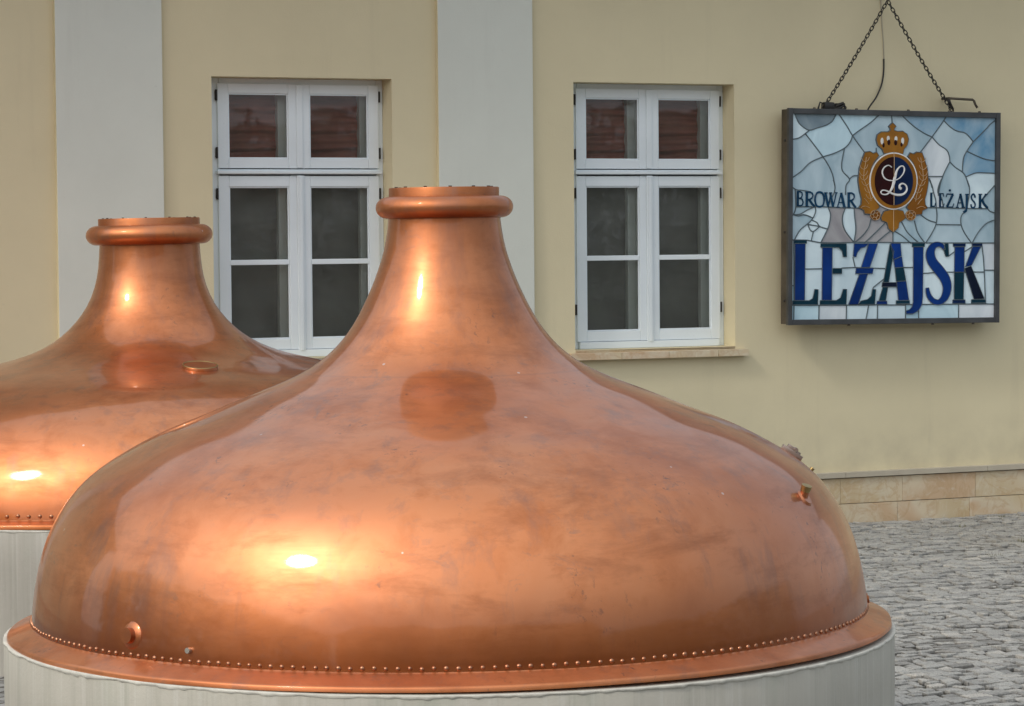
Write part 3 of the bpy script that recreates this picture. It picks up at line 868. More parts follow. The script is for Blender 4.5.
ln(F_, [(510,-10),(540,80),(540,150),(525,240),(510,320),(460,380),(448,440),(460,510),(500,590),(565,682)])
ln(F_, [(850,20),(770,110),(720,170),(690,220),(740,312),(775,345),(850,365)])
ln(F_, [(50,298),(182,300),(510,310),(740,312)], False)
ln(F_, [(0,365),(90,430),(180,462)])
ln(F_, [(180,483),(448,487)], False)
ln(F_, [(850,425),(740,465),(670,530),(620,600),(575,682)])
ln(H_, [(165,440),(140,530),(80,610),(5,675)])
ln(H_, [(310,480),(200,590),(100,684)])
ln(H_, [(360,565),(290,620),(218,684)])
ln(H_, [(388,560),(388,688)], False)
ln(H_, [(405,565),(480,610),(570,688)])
ln(H_, [(475,470),(530,570),(600,640),(655,688)])
ln(H_, [(605,460),(630,560),(670,630),(715,688)])
# lettering field
ln(A_, [(40,532),(280,532),(475,532),(695,530),(890,531)], False)
ln(B_, [(186,528),(560,525),(850,524)], False)
ln(F_, [(-10,682),(300,684),(565,684),(850,686)], False)
for q in (102, 280, 475, 695): ln(A_, [(q, 531), (q - 2, 660)], False)
ln(A_, [(632,531),(608,660)], False)
ln(B_, [(187,525),(187,660)], False); ln(B_, [(280,525),(280,660)], False); ln(B_, [(562,525),(562,660)], False)
ln(A_, [(98,70),(102,531)], False); ln(A_, [(40,392),(102,392)], False)
ln(A_, [(178,275),(298,272)], False); ln(A_, [(437,268),(530,264),(745,272)], False)
ln(A_, [(518,190),(535,265)], False); ln(A_, [(760,330),(665,405),(660,418)], False)
ln(B_, [(168,265),(238,265)], False); ln(B_, [(306,308),(385,302),(460,298),(740,298)], False)
ln(B_, [(722,92),(735,200),(742,298),(752,524)], False); ln(B_, [(740,285),(850,285)], False)
ln(B_, [(486,188),(530,155)], False); ln(B_, [(600,155),(655,120)], False)
ln(A_, [(440,95),(435,130)], False)
# emblem silhouette closes the regions round it
mir = lambda pts, cx: [(2*cx - x, y) for x, y in pts]
crown = [(290,388),(270,340),(225,300),(210,245),(220,195),(262,166),(330,166),(352,150),(348,128),(335,112),(350,95),(375,72),(398,95),(412,112),(395,128),(392,150),(430,162),(480,160),(522,190),(538,240),(525,300),(492,340),(480,392),(385,372)]
wreath_g = [(95,370),(150,362),(182,382),(215,368),(240,405),(190,470),(160,540),(148,620),(148,700)]
wreath_h = [(152,90),(175,170),(215,250),(250,320),(225,345),(175,395),(95,388),(88,352),(35,325),(60,292),(65,240),(45,160),(30,60)]
wreath_o = [(30,640),(42,530),(70,440)]
wl_px = [G_(*p) for p in wreath_g] + [H_(*p) for p in wreath_h] + [G_(*p) for p in wreath_o]
CXE = 893.2
wr_px = [(2*CXE - x, y + .8) for x, y in wl_px]
leaf_px = [H_(*p) for p in [(262,425),(290,365),(385,340),(485,360),(512,432),(470,466),(446,478),(440,530),(388,578),(338,540),(322,476),(270,458)]]
oc = (893.1, 180.8)
def ell(a, b, n=48, c=oc, t0=0.0, t1=2*PI): return [(c[0] + a*math.cos(t0+(t1-t0)*i/n), c[1] + b*math.sin(t0+(t1-t0)*i/n)) for i in range(n + (0 if abs(t1-t0-2*PI) < 1e-6 else 1))]
ros1 = ell(5.3, 5.3, 16, H_(205,402)); ros2 = ell(5.3, 5.3, 16, H_(562,405))
ID = lambda x, y: (x, y)
for loop in ([G_(*p) for p in crown], wl_px, wr_px, leaf_px, ell(24.1, 28.6)):
    q = [D2(*p) for p in loop]; lines.append(q + [q[0]])

# cut the sheet into pieces
gx0, gx1, gz0, gz1 = -hx + fw - .004, hx - fw + .004, -hz_ + .033, hz_ - .033
def inside(p): return gx0 <= p[0] <= gx1 and gz0 <= p[1] <= gz1
verts = [Vector(p) for p in ((gx0, gz0), (gx1, gz0), (gx1, gz1), (gx0, gz1))]; edges = [(0, 1), (1, 2), (2, 3), (3, 0)]
clipped = []
for L in lines:
    cur = []
    for a, b in zip(L[:-1], L[1:]):
        a = Vector(a[:2]); b = Vector(b[:2])
        # clip the segment to the glass
        t0, t1 = 0.0, 1.0; d = b - a; ok = True
        for pp, qq in ((-d.x, a.x - gx0), (d.x, gx1 - a.x), (-d.y, a.y - gz0), (d.y, gz1 - a.y)):
            if abs(pp) < 1e-12:
                if qq < 0: ok = False
            else:
                r_ = qq / pp
                if pp < 0: t0 = max(t0, r_)
                else: t1 = min(t1, r_)
        if not ok or t0 >= t1:
            if len(cur) > 1: clipped.append(cur)
            cur = []; continue
        p0, p1 = a + d * t0, a + d * t1
        if not cur: cur = [p0]
        elif (cur[-1] - p0).length > 1e-5: clipped.append(cur); cur = [p0]
        cur.append(p1)
        if t1 < 1: clipped.append(cur); cur = []
    if len(cur) > 1: clipped.append(cur)
for L in clipped:
    b0 = len(verts); verts += [Vector(p) for p in L]; edges += [(b0 + i, b0 + i + 1) for i in range(len(L) - 1)]
ov, oe, of, *_ = geometry.delaunay_2d_cdt(verts, edges, [], 0, 2e-4)
# edges on cames
def key(a, b): return (a, b) if a < b else (b, a)
_r = geometry.delaunay_2d_cdt(verts, edges, [], 0, 2e-4)
oe_orig = _r[4]
con = {key(*e) for e, org in zip(_r[1], oe_orig) if len(org) > 0}
ov, of = _r[0], _r[2]
tri = [tuple(f) for f in of]
emap = {}
for i, f in enumerate(tri):
    for a, b in zip(f, f[1:] + f[:1]): emap.setdefault(key(a, b), []).append(i)
reg = [-1] * len(tri); nreg = 0
for i in range(len(tri)):
    if reg[i] >= 0: continue
    st = [i]; reg[i] = nreg
    while st:
        f = st.pop()
        for a, b in zip(tri[f], tri[f][1:] + tri[f][:1]):
            k_ = key(a, b)
            if k_ in con: continue
            for g in emap[k_]:
                if reg[g] < 0: reg[g] = nreg; st.append(g)
    nreg += 1
def area(f):
    a, b, c = [ov[i] for i in f[:3]]; return abs((b - a).cross(c - a)) / 2
areas = [0.0] * nreg
for i, f in enumerate(tri): areas[reg[i]] += area(f)
def find_reg(p):
    p = Vector(p)
    for i, f in enumerate(tri):
        if geometry.intersect_point_tri_2d(p, ov[f[0]], ov[f[1]], ov[f[2]]): return reg[i]
    return -1
GL = {
 'ice': cames_glass('ice_glass', (.60, .77, .87), (.70, .85, .92), 1.0), 'ice2': cames_glass('pale_sky_glass', (.48, .70, .82), (.58, .78, .88), 2.0),
 'grey': cames_glass('grey_blue_glass', (.38, .54, .64), (.50, .64, .72), 3.0), 'smoke': cames_glass('smoke_glass', (.20, .28, .34), (.30, .38, .43), 4.0),
 'mauve': cames_glass('mauve_glass', (.34, .34, .37), (.42, .43, .45), 5.0), 'field': cames_glass('letter_field_glass', (.40, .62, .75), (.50, .70, .80), 6.0),
 'blue': cames_glass('streaked_blue_glass', (.16, .36, .56), (.42, .56, .65), 7.0), 'white': cames_glass('milk_glass', (.62, .72, .80), (.72, .80, .86), 8.0),
}
assign = {}
for fn, p, m_ in ((C_, (300,130), 'smoke'), (C_, (120,200), 'ice'), (C_, (200,400), 'grey'), (C_, (400,300), 'ice2'), (C_, (300,560), 'grey'), (C_, (520,480), 'grey'), (C_, (640,500), 'grey'),
                  (C_, (650,670), 'mauve'), (C_, (650,130), 'ice2'), (C_, (780,300), 'ice'), (D_, (60,200), 'grey'), (D_, (300,150), 'blue'), (D_, (700,170), 'blue'), (D_, (500,300), 'grey'),
                  (D_, (880,350), 'blue'), (D_, (760,540), 'smoke'), (D_, (420,450), 'white'), (D_, (580,650), 'grey'), (D_, (820,680), 'ice'), (F_, (650,400), 'grey'), (F_, (740,600), 'grey'),
                  (F_, (300,400), 'white'), (F_, (300,580), 'white'), (F_, (60,520), 'grey'), (F_, (120,360), 'grey'), (H_, (170,530), 'mauve'), (H_, (250,600), 'mauve'), (H_, (340,640), 'mauve'),
                  (H_, (420,640), 'white'), (H_, (500,600), 'white'), (H_, (560,560), 'white'), (E_, (640,450), 'ice'), (E_, (750,420), 'ice'), (E_, (850,450), 'white'), (E_, (450,400), 'ice'),
                  (E_, (200,470), 'grey'), (E_, (140,200), 'ice2'), (E_, (260,600), 'ice'), (E_, (440,600), 'ice'), (A_, (190,590), 'ice2'), (A_, (380,590), 'white'), (A_, (550,590), 'ice'), (A_, (660,590), 'ice'), (A_, (780,590), 'white'),
                  (B_, (230,610), 'field'), (B_, (420,580), 'ice2'), (B_, (700,580), 'white'), (B_, (780,200), 'white'), (B_, (780,400), 'ice')):
    r_ = find_reg(D2(*fn(*p)))
    if r_ >= 0: assign.setdefault(r_, m_)
order = sorted(range(nreg), key=lambda r_: -areas[r_])
big = set(order[:62])
emb = {find_reg(D2(*p)) for p in (oc, (893, 225), G_(385, 340), G_(60, 600))}
emb.update(find_reg(D2(2*CXE - x, y)) for x, y in (G_(60, 600),))
bms = {}
GY = .022
for i, f in enumerate(tri):
    r_ = reg[i]
    if r_ in emb: k_ = 'emb'
    else: k_ = r_ if r_ in big else 'small'
    bms.setdefault(k_, bmesh.new())
    B0 = bms[k_]
    B0.faces.new([B0.verts.new((ov[j].x, GY, ov[j].y)) for j in f[:3]])
rs2 = random.Random(3)
for k_, b_ in bms.items():
    bmesh.ops.remove_doubles(b_, verts=b_.verts, dist=1e-5)
    # real thickness
    geo = bmesh.ops.extrude_face_region(b_, geom=list(b_.faces))
    for v in geo['geom']:
        if isinstance(v, bmesh.types.BMVert): v.co.y += .004
    zc = sum(v.co.z for v in b_.verts) / len(b_.verts)
    if k_ in assign: m_ = assign[k_]
    elif k_ in ('small', 'emb'): m_ = 'ice'
    else: m_ = rs2.choice(['field', 'field', 'field', 'ice2'] if zc < -.12 else ['ice', 'ice2', 'grey'])
    mesh_obj('glass_piece', b_, GL[m_], sign)
# cames
def ribbon(bm, L, w, y0, y1):
    L = [Vector((p[0], p[1])) for p in L]
    L = [p for i, p in enumerate(L) if i == 0 or (p - L[i-1]).length > 1e-5]
    if len(L) < 2: return
    closed = (L[0] - L[-1]).length < 1e-4
    ringv = []
    for i, p in enumerate(L):
        a = L[i-1] if i > 0 else (L[-2] if closed else p); c = L[i+1] if i < len(L)-1 else (L[1] if closed else p)
        t = (c - a)
        if t.length < 1e-9: t = Vector((1, 0))
        t.normalize(); n = Vector((-t.y, t.x)); ww = w[i] if isinstance(w, (list, tuple)) else w
        ringv.append([bm.verts.new((p.x + n.x*ww/2, y1, p.y + n.y*ww/2)), bm.verts.new((p.x + n.x*ww*.32, y0, p.y + n.y*ww*.32)), bm.verts.new((p.x - n.x*ww*.32, y0, p.y - n.y*ww*.32)), bm.verts.new((p.x - n.x*ww/2, y1, p.y - n.y*ww/2))])
    for a, b in zip(ringv[:-1], ringv[1:]):
        for j in range(3): bm.faces.new((a[j], b[j], b[j+1], a[j+1]))
bm = bmesh.new()
for L in clipped: ribbon(bm, L, .0088, GY - .0042, GY + .001)
mesh_obj('lead_came', bm, M['came'], sign)
# letters and emblem, cut glass pieces laid proud of the field
def slab(bm, poly, y0, y1):
    q = [D2(*p) for p in poly]
    va = [bm.verts.new((x, y0, z)) for x, z in q]; vb = [bm.verts.new((x, y1, z)) for x, z in q]
    try: bm.faces.new(va); bm.faces.new(vb)
    except ValueError: return
    n = len(q)
    for i in range(n): bm.faces.new((va[i], va[(i+1) % n], vb[(i+1) % n], vb[i]))
def outline(bm, poly, w, y):
    q = [D2(*p) for p in poly]; ribbon(bm, q + [q[0]], w, y - .0012, y + .0006)
LM = {'b': cames_glass('cobalt_glass', (.003, .025, .14), (.004, .038, .21), 1.3), 'd': cames_glass('navy_glass', (.003, .016, .065), (.004, .022, .09), 2.3),
      't': cames_glass('teal_glass', (.003, .028, .05), (.005, .042, .075), 3.3), 'k': cames_glass('ink_glass', (.004, .008, .022), (.006, .012, .035), 4.3),
      'v': cames_glass('bright_cobalt_glass', (.004, .035, .21), (.006, .05, .28), 5.3)}
LY0, LY1 = GY - .0062, GY - .001
def stroke_poly(pts, n=5):
    """(x, y, width) -> outline polygon of a swelling stroke"""
    P = spline([(x, y, w) for x, y, w in pts], n); P = [Vector(p) for p in P]
    l, r_ = [], []
    for i, p in enumerate(P):
        t = (P[min(i+1, len(P)-1)] - P[max(i-1, 0)]).xy.normalized(); nn = Vector((-t.y, t.x))
        l.append((p.x + nn.x*p.z/2, p.y + nn.y*p.z/2)); r_.append((p.x - nn.x*p.z/2, p.y - nn.y*p.z/2))
    return l + r_[::-1]
letters = {
 'L': [(A_, 't', [(98,68),(188,68),(188,92),(98,92)]), (A_, 'b', [(105,95),(178,95),(175,496),(104,496)]), (A_, 't', [(92,499),(205,499),(232,484),(240,450),(246,418),(272,420),(268,528),(92,528)])],
 'E': [(A_, 't', [(288,95),(470,95),(472,188),(448,188),(438,145),(415,122),(288,120)]), (A_, 'b', [(300,123),(370,123),(367,495),(298,495)]), (A_, 't', [(371,270),(438,270),(438,308),(371,308)]), (A_, 't', [(285,498),(400,498),(430,478),(448,418),(474,418),(470,528),(285,528)])],
 'Z': [(A_, 'b', [(525,95),(626,95),(600,120),(572,128),(548,158),(538,190),(518,185)]), (A_, 'v', [(628,95),(692,95),(637,262),(575,262)]), (A_, 'b', [(541,268),(663,268),(655,308),(535,308)]), (A_, 'b', [(562,311),(622,311),(556,526),(487,526)]), (A_, 't', [(560,526),(575,502),(622,490),(648,465),(655,418),(680,420),(672,526)])],
 'A': [(A_, 't', [(779,98),(806,150),(770,368),(733,368)]), (A_, 't', [(729,404),(765,404),(750,500),(702,500)]), (A_, 'k', [(727,371),(828,371),(830,402),(722,402)]), (A_, 'b', [(690,503),(758,503),(760,526),(686,526)]),
       (B_, 'v', [(78,94),(146,94),(154,184),(98,208)]), (B_, 'v', [(99,211),(155,187),(168,262),(107,266)]), (B_, 't', [(108,269),(169,265),(186,358),(119,363)]), (B_, 'b', [(120,366),(187,361),(208,496),(134,498)]), (B_, 't', [(118,500),(213,500),(214,521),(118,523)])],
 'J': [(B_, 't', [(230,92),(318,92),(316,118),(230,118)]), (B_, 'b', [(238,121),(308,121),(306,470),(300,530),(283,562),(262,580),(235,594),(190,594),(188,572),(212,564),(230,545),(238,510)])],
 'S': [(B_, 't', [(461,95),(484,95),(489,186),(467,188),(452,140)]), (B_, 'b', stroke_poly([(458,140,14),(440,112,28),(412,102,34),(378,115,46),(358,160,60),(370,220,66),(420,285,70),(462,345,68),(478,410,60),(462,475,52),(425,510,38),(385,505,36),(355,475,34),(342,440,28),(338,410,22)]))],
 'K': [(B_, 'd', [(520,95),(606,95),(604,118),(520,118)]), (B_, 'b', [(530,121),(598,121),(597,297),(528,297)]), (B_, 't', [(528,301),(596,301),(593,492),(528,492)]), (B_, 'd', [(518,495),(606,495),(606,520),(518,520)]),
       (B_, 'b', [(655,119),(715,119),(650,250),(606,262)]), (B_, 'd', [(652,95),(724,95),(722,116),(652,116)]), (B_, 'k', [(600,272),(646,256),(740,486),(668,490)]), (B_, 't', [(650,493),(750,493),(750,515),(650,518)])],
}
for ch, pieces in letters.items():
    bm = bmesh.new(); mats = []; 
    for fn, m_, poly in pieces:
        f0 = len(bm.faces)
        slab(bm, [fn(*p) for p in poly], LY0, LY1)
        if m_ not in mats: mats.append(m_)
        bm.faces.ensure_lookup_table()
        for f in bm.faces[f0:]: f.material_index = mats.index(m_)
    lo = mesh_obj('letter', bm, [LM[x] for x in mats], sign)
    bm = bmesh.new()
    for fn, m_, poly in pieces: outline(bm, [fn(*p) for p in poly], .0042, LY0 - .0005)
    mesh_obj('outline', bm, M['came'], lo)
# small serif lettering, stroke based: unit cell 0..1 wide, 0 (top)..1 (base)
T_, t_ = .20, .085
sf = lambda x0, x1, y: ([(x0, y), (x1, y)], .07)
GLY = {
 'B': [([(.26,.02),(.26,.98)],T_), ([(.12,.035),(.55,.035),(.74,.10),(.78,.25),(.70,.40),(.52,.47),(.26,.47)],.11), ([(.52,.47),(.78,.54),(.88,.73),(.80,.90),(.58,.965),(.12,.965)],.12)],
 'R': [([(.24,.02),(.24,.98)],T_), ([(.08,.035),(.55,.035),(.76,.12),(.80,.28),(.70,.44),(.50,.52),(.24,.52)],.12), ([(.46,.52),(.70,.78),(.95,.985)],.17), sf(.08,.42,.965)],
 'O': [([(.5,.02),(.22,.12),(.10,.5),(.22,.88),(.5,.98),(.78,.88),(.90,.5),(.78,.12),(.5,.02)],.14)],
 'W': [([(.10,.02),(.32,.98)],.16), ([(.32,.98),(.50,.05)],.08), ([(.46,.02),(.68,.98)],.16), ([(.68,.98),(.92,.03)],.08), sf(0,.26,.035), sf(.36,.60,.035), sf(.80,1.0,.035)],
 'A': [([(.16,.98),(.50,.02)],.09), ([(.50,.02),(.82,.98)],.19), ([(.26,.66),(.72,.66)],.07), sf(.02,.34,.965), sf(.62,1.0,.965)],
 'L': [([(.26,.02),(.26,.98)],T_), sf(.08,.46,.035), ([(.08,.965),(.72,.965),(.86,.72)],.10)],
 'E': [([(.26,.02),(.26,.98)],T_), ([(.08,.035),(.74,.035),(.80,.24)],.09), ([(.26,.48),(.62,.48)],.08), ([(.08,.965),(.76,.965),(.88,.74)],.09)],
 'Z': [([(.14,.26),(.20,.04),(.84,.04)],.09), ([(.80,.06),(.22,.94)],.19), ([(.14,.96),(.78,.96),(.90,.72)],.09)],
 'J': [([(.50,.02),(.50,.92),(.42,1.14),(.12,1.26)],.19), sf(.30,.72,.035)],
 'S': [([(.76,.26),(.66,.07),(.44,.02),(.22,.12),(.20,.30),(.40,.46),(.66,.60),(.78,.78),(.62,.95),(.40,.985),(.20,.90),(.12,.72)],.15)],
 'K': [([(.24,.02),(.24,.98)],T_), sf(.06,.44,.035), sf(.06,.44,.965), ([(.82,.03),(.30,.52)],.09), ([(.40,.40),(.66,.74),(.98,.99)],.18), sf(.66,.96,.035)],
}
def small_word(word, fn, cells, dot=None):
    g = empty('lettering', parent=sign)
    for ch, (x0, x1, y0, y1) in zip(word, cells):
        bm = bmesh.new()
        wd, ht = x1 - x0, y1 - y0; sc = (wd + ht) / 2 * .92
        for pts, w in GLY[ch]:
            pp = [(x0 + p[0]*wd, y0 + p[1]*ht) for p in pts]
            q = [D2(*fn(*p)) for p in pp]
            a0 = D2(*fn(x0, y0)); a1 = D2(*fn(x0 + sc, y0)); k_ = abs(a1[0] - a0[0])
            ribbon(bm, q if len(q) < 5 or ch in 'BR' else [s_[:2] for s_ in spline(q, 3)], w * k_ * 1.12, GY - .0058, GY - .003)
        mesh_obj('letter', bm, LM['t2'], g)
    if dot:
        bm = bmesh.new(); slab(bm, ell(1.15, 1.15, 12, fn(*dot)), GY - .006, GY - .003); mesh_obj('letter_dot', bm, LM['t2'], g)
LM['t2'] = cames_glass('petrol_glass', (.005, .035, .08), (.007, .048, .11), 6.3)
small_word('BROWAR', E_, [(168,262,115,280),(262,380,120,285),(368,492,122,290),(478,625,128,292),(608,722,130,296),(722,830,132,298)])
small_word('LEZAJSK', F_, [(105,185,135,290),(202,275,142,296),(272,382,146,300),(388,492,146,302),(462,560,150,312),(548,618,152,306),(628,740,150,308)], dot=(326,112))
# emblem
gold = cames_glass('amber_glass', (.21, .085, .012), (.34, .15, .02), 7.3); gold2 = cames_glass('deep_amber_glass', (.18, .062, .010), (.27, .11, .015), 8.3)
red = cames_glass('ruby_glass', (.020, .003, .004), (.03, .004, .005), 9.3); navy = cames_glass('midnight_glass', (.003, .015, .06), (.005, .024, .09), 9.8)
milk = plain('milk_white', (.74, .76, .76), .3)
e = empty('emblem', parent=sign)
def em(name, poly, mat, y=0.0, pts=None):
    bm = bmesh.new(); slab(bm, poly, GY - .0065 + y, GY - .001 + y); return mesh_obj(name, bm, mat, e)
em('wreath', wl_px, gold); em('wreath', wr_px, gold2)
em('rosette', ros1, gold2, -.0015); em('rosette', ros2, gold2, -.0015)
em('leaf', leaf_px, gold, -.002)
em('crown', [G_(*p) for p in crown], gold, -.001)
em('white_ring', ell(24.1, 28.7, 64), milk, -.004)
em('gold_ring', ell(22.9, 27.5, 64), gold, -.0060)
em('red_half', ell(19.1, 24.2, 40, oc, PI/2, 3*PI/2), red, -.0080)
em('blue_half', ell(19.1, 24.2, 40, (893.2, oc[1]), -PI/2, PI/2), navy, -.0080)
for (x, y, w, h) in ((268,258,15,34),(330,232,15,26),(408,236,15,26),(476,258,15,34)):
    bm = bmesh.new(); slab(bm, ell(w/10.08, h/10.08, 14, G_(x, y)), GY - .0085, GY - .006); mesh_obj('crown_opening', bm, milk, e)
for (x, y, w, h) in ((283,300,11,24),(336,272,15,28),(405,275,15,28),(464,296,11,20)):
    bm = bmesh.new(); slab(bm, ell(w/10.08, h/10.08, 12, G_(x, y)), GY - .0095, GY - .006); mesh_obj('crown_lining', bm, red, e)
bm = bmesh.new()
def vein(pts, w=.0035, dy=0.0):
    q = [D2(*p) for p in pts]
    if len(q) > 2: q = [s_[:2] for s_ in spline(q, 4)]
    ribbon(bm, q, w, GY - .0092 + dy, GY - .006 + dy)
for sgn in (1, -1):
    f = (lambda x, y: (x, y)) if sgn == 1 else (lambda x, y: (2*CXE - x, y + .6))
    stem = [G_(110,420), G_(100,500), G_(88,560), G_(85,640), H_(95,60), H_(125,130), H_(150,200), H_(160,260)]
    vein([f(*p) for p in stem])
    for i, (bx, by) in enumerate([G_(105,470), G_(90,545), G_(86,610), H_(92,50), H_(110,105), H_(140,175), H_(155,240)]):
        vein([f(bx, by), f(bx - 3.0, by - 1.5), f(bx - 4.6, by - 5.0)], .003)
        vein([f(bx, by), f(bx + 2.4, by - 2.0), f(bx + 3.6, by - 5.0)], .003)
    vein([f(*H_(150,330)), f(*H_(100,310)), f(*H_(60,325))], .003); vein([f(*H_(140,290)), f(*H_(110,250)), f(*H_(90,230))], .003)
for c in (H_(205,402), H_(562,405)):
    for rr in (2.2, 4.9): vein([(c[0] + rr*math.cos(a), c[1] + rr*math.sin(a)) for a in np.linspace(0, 2*PI, 13)], .0028, -.0015)
    for a in np.linspace(0, 2*PI, 7)[:-1]: vein([(c[0] + 2.2*math.cos(a), c[1] + 2.2*math.sin(a)), (c[0] + 4.9*math.cos(a+.3), c[1] + 4.9*math.sin(a+.3))], .0026, -.0015)
vein([H_(388,345), H_(388,570)], .004, -.002); vein([G_(385,374), G_(385,425)], .004, -.006)
vein([(893.2, 157.0), (893.2, 205.0)], .004, -.0092)
mesh_obj('pale_came', bm, M['came_light'], e)
bm = bmesh.new()
for poly in (wl_px, wr_px, leaf_px, [G_(*p) for p in crown]): outline(bm, poly, .0045, GY - .0078)
mesh_obj('outline', bm, M['came'], e)
bm = bmesh.new()
mono = [(890.7,167.1,1.0),(888.8,165.4,1.0),(886.4,165.2,1.1),(883.0,167.6,1.3),(881.4,172,1.6),(883.0,177,1.5),(887,179.8,1.2),(892,180.2,1.0),(897.6,178.6,.9),(902.0,174,1.1),(903.5,169.4,1.6),(902.4,166.2,1.4),(899.4,166.2,1.2),(896.4,169.6,1.9),(894.6,175,2.8),(893.2,181.5,3.2),(891.6,187.2,2.6),(888.8,192.0,1.8),(885.6,194.2,1.4),(881.8,194.0,1.2),(880.0,191.8,1.2),(882.2,190.0,1.2),(886.4,190.8,1.4),(891.6,193.4,2.0),(897.4,194.8,2.2),(902.8,193.8,2.0),(906.0,190.0,1.8),(905.4,185.6,1.6),(902.2,183.4,1.5),(899.2,184.6,1.8),(899.0,187.4,2.6),(900.6,188.6,2.8)]
q = spline(mono, 5); k_ = abs(D2(894, 180)[0] - D2(893, 180)[0])
ribbon(bm, [D2(p[0], p[1]) for p in q], [max(.8, p[2]) * k_ * .95 for p in q], GY - .0185, GY - .0140)
mesh_obj('monogram', bm, milk, e)

# chains, hook, cables, bracket
def WP(s, t, z): X, Y = wl(s, t); return Vector((X, Y, z))
apex = WP(2.699, .12, 3.468)
hook = empty('wall_hook', WP(2.699, 0, 3.47), (0, 0, TH)); tag(hook, 'iron wall hook at the top holding both chains', 'hook')
bm = bmesh.new(); tube(bm, [(0, .0, .03), (0, -.08, .03), (0, -.135, .02), (0, -.15, .045), (0, -.148, .06)], .009, 10); mesh_obj('hook', bm, M['iron'], hook, True)
bm = bmesh.new(); box(bm, -.02, .02, -.006, 0, .02, .11, .002); mesh_obj('plate', bm, M['iron'], hook)
LINKN = 0
def link_mesh(L=.036, W=.020, r=.0034):
    bm = bmesh.new(); pts = []
    h = (L - W) / 2
    for i in range(9): a = PI * i / 8; pts.append((W/2*math.cos(a), 0, h + W/2*math.sin(a)))
    for i in range(9): a = PI + PI * i / 8; pts.append((W/2*math.cos(a), 0, -h + W/2*math.sin(a)))
    pts.append(pts[0]); tube(bm, pts, r, 6, caps=False)
    me = bpy.data.meshes.new('link'); bm.to_mesh(me); bm.free(); me.materials.append(M['iron']); me.polygons.foreach_set('use_smooth', [True]*len(me.polygons))
    return me
lm = link_mesh()
def chain(p0, p1, label):
    c = empty('chain', p1); tag(c, label, 'chain', 'chains holding the sign')
    d = p0 - p1; n = int(round(d.length / .0285)); 
    for i in range(n):
        u = (i + .5) / n; pos = p1.lerp(p0, u) - Vector((0, 0, .02)) * math.sin(PI * u) * .6
        o = bpy.data.objects.new('link', lm); link(o, c); o.location = pos - p1
        tg = (d.normalized() - Vector((0, 0, .038)) * math.cos(PI * u) * .6).normalized()
        qt = tg.to_track_quat('Z', 'Y')
        from mathutils import Quaternion
        o.rotation_mode = 'QUATERNION'; o.rotation_quaternion = qt @ Quaternion((0, 0, 1), (PI/2 if i % 2 else 0) + R(38))
bt1 = sign.location + (Matrix.Rotation(TH, 3, 'Z') @ Matrix.Rotation(R(.55), 3, 'Y')) @ Vector((-SW/2 + .300, .07, SH/2 + .010))
bt2 = sign.location + (Matrix.Rotation(TH, 3, 'Z') @ Matrix.Rotation(R(.55), 3, 'Y')) @ Vector((SW/2 - .345, .07, SH/2 + .010))
chain(apex, bt1, 'chain running from the hook down to the left top of the sign')
chain(apex, bt2, 'chain running from the hook down to the right top of the sign')
SR = Matrix.Rotation(TH, 3, 'Z') @ Matrix.Rotation(R(.55), 3, 'Y')
for x in (-SW/2 + .300, SW/2 - .345):
    bm = bmesh.new(); tube(bm, [(x + .013*math.cos(a), .07, SH/2 + .010 + .018*math.sin(a)) for a in np.linspace(0, 2*PI, 15)], .004, 8, caps=False)
    mesh_obj('eyelet', bm, M['frame_side'], sign, True)
# cable connector lying on the sign
cc = empty('cable_connector', sign.location + SR @ Vector((-.455, .08, SH/2 - .004)), sign.rotation_euler); tag(cc, 'black coiled cable and connector block lying on top of the sign', 'cable connector')
bm = bmesh.new()
box(bm, -.065, .012, -.028, .028, .003, .052, .012); mesh_obj('block', bm, M['rubber'], cc, 50)
bm = bmesh.new()
for j in range(3):
    tube(bm, [(.055 + (.052 - j*.008)*math.cos(a), .03*math.sin(a)*.8 + j*.004, .022 + .018*math.sin(a + j) + j*.004) for a in np.linspace(0, 2*PI, 20)], .0085, 8, caps=False)
mesh_obj('coil', bm, M['rubber'], cc, True)
bm = bmesh.new(); tube(bm, [(-.06, 0, .04), (-.085, .0, .05), (-.09, .01, .02), (-.095, .01, .002)], .006, 8); mesh_obj('lead', bm, M['rubber'], cc, True)
# black cable from the sign up the wall, pale cable above it
def pcab(pts, r, mat, name, label):
    bm = bmesh.new(); P = [WP(*p) for p in pts]; tube(bm, spline([tuple(p) for p in P], 6), r, 8)
    return tag(mesh_obj(name, bm, mat, None, True), label, 'cable')
pcab([(2.560, .09, 2.742), (2.60, .06, 2.775), (2.665, .03, 2.835), (2.715, .012, 2.915), (2.735, .008, 3.00), (2.738, .006, 3.09)], .0055, M['rubber'], 'power_cable', 'curved black cable rising from the sign top against the wall')
pcab([(2.738, .007, 3.088), (2.735, .006, 3.20), (2.722, .006, 3.36), (2.715, .006, 3.60), (2.71, .006, 4.9)], .0035, M['pale'], 'thin_wire', 'thin pale wire running up the wall between the chains')
# bracket at the right
br = empty('wall_bracket', WP(3.20, 0, 2.80), (0, 0, TH)); tag(br, 'rusty iron bracket with a drooping tip behind the sign', 'bracket')
bm = bmesh.new(); tube(bm, [(-.02, -.11, .028), (.02, -.11, .026), (.17, -.11, .020), (.182, -.11, .012), (.19, -.112, -.012), (.205, -.114, -.034)], .0085, 8); mesh_obj('arm', bm, M['frame_side'], br, True)
bm = bmesh.new(); tube(bm, [(0, 0, .03), (0, -.11, .027)], .009, 8); tube(bm, [(-.02, -.108, .028), (.0, -.10, -.01), (.02, -.10, -.045)], .009, 8); mesh_obj('stay', bm, M['iron'], br, True)

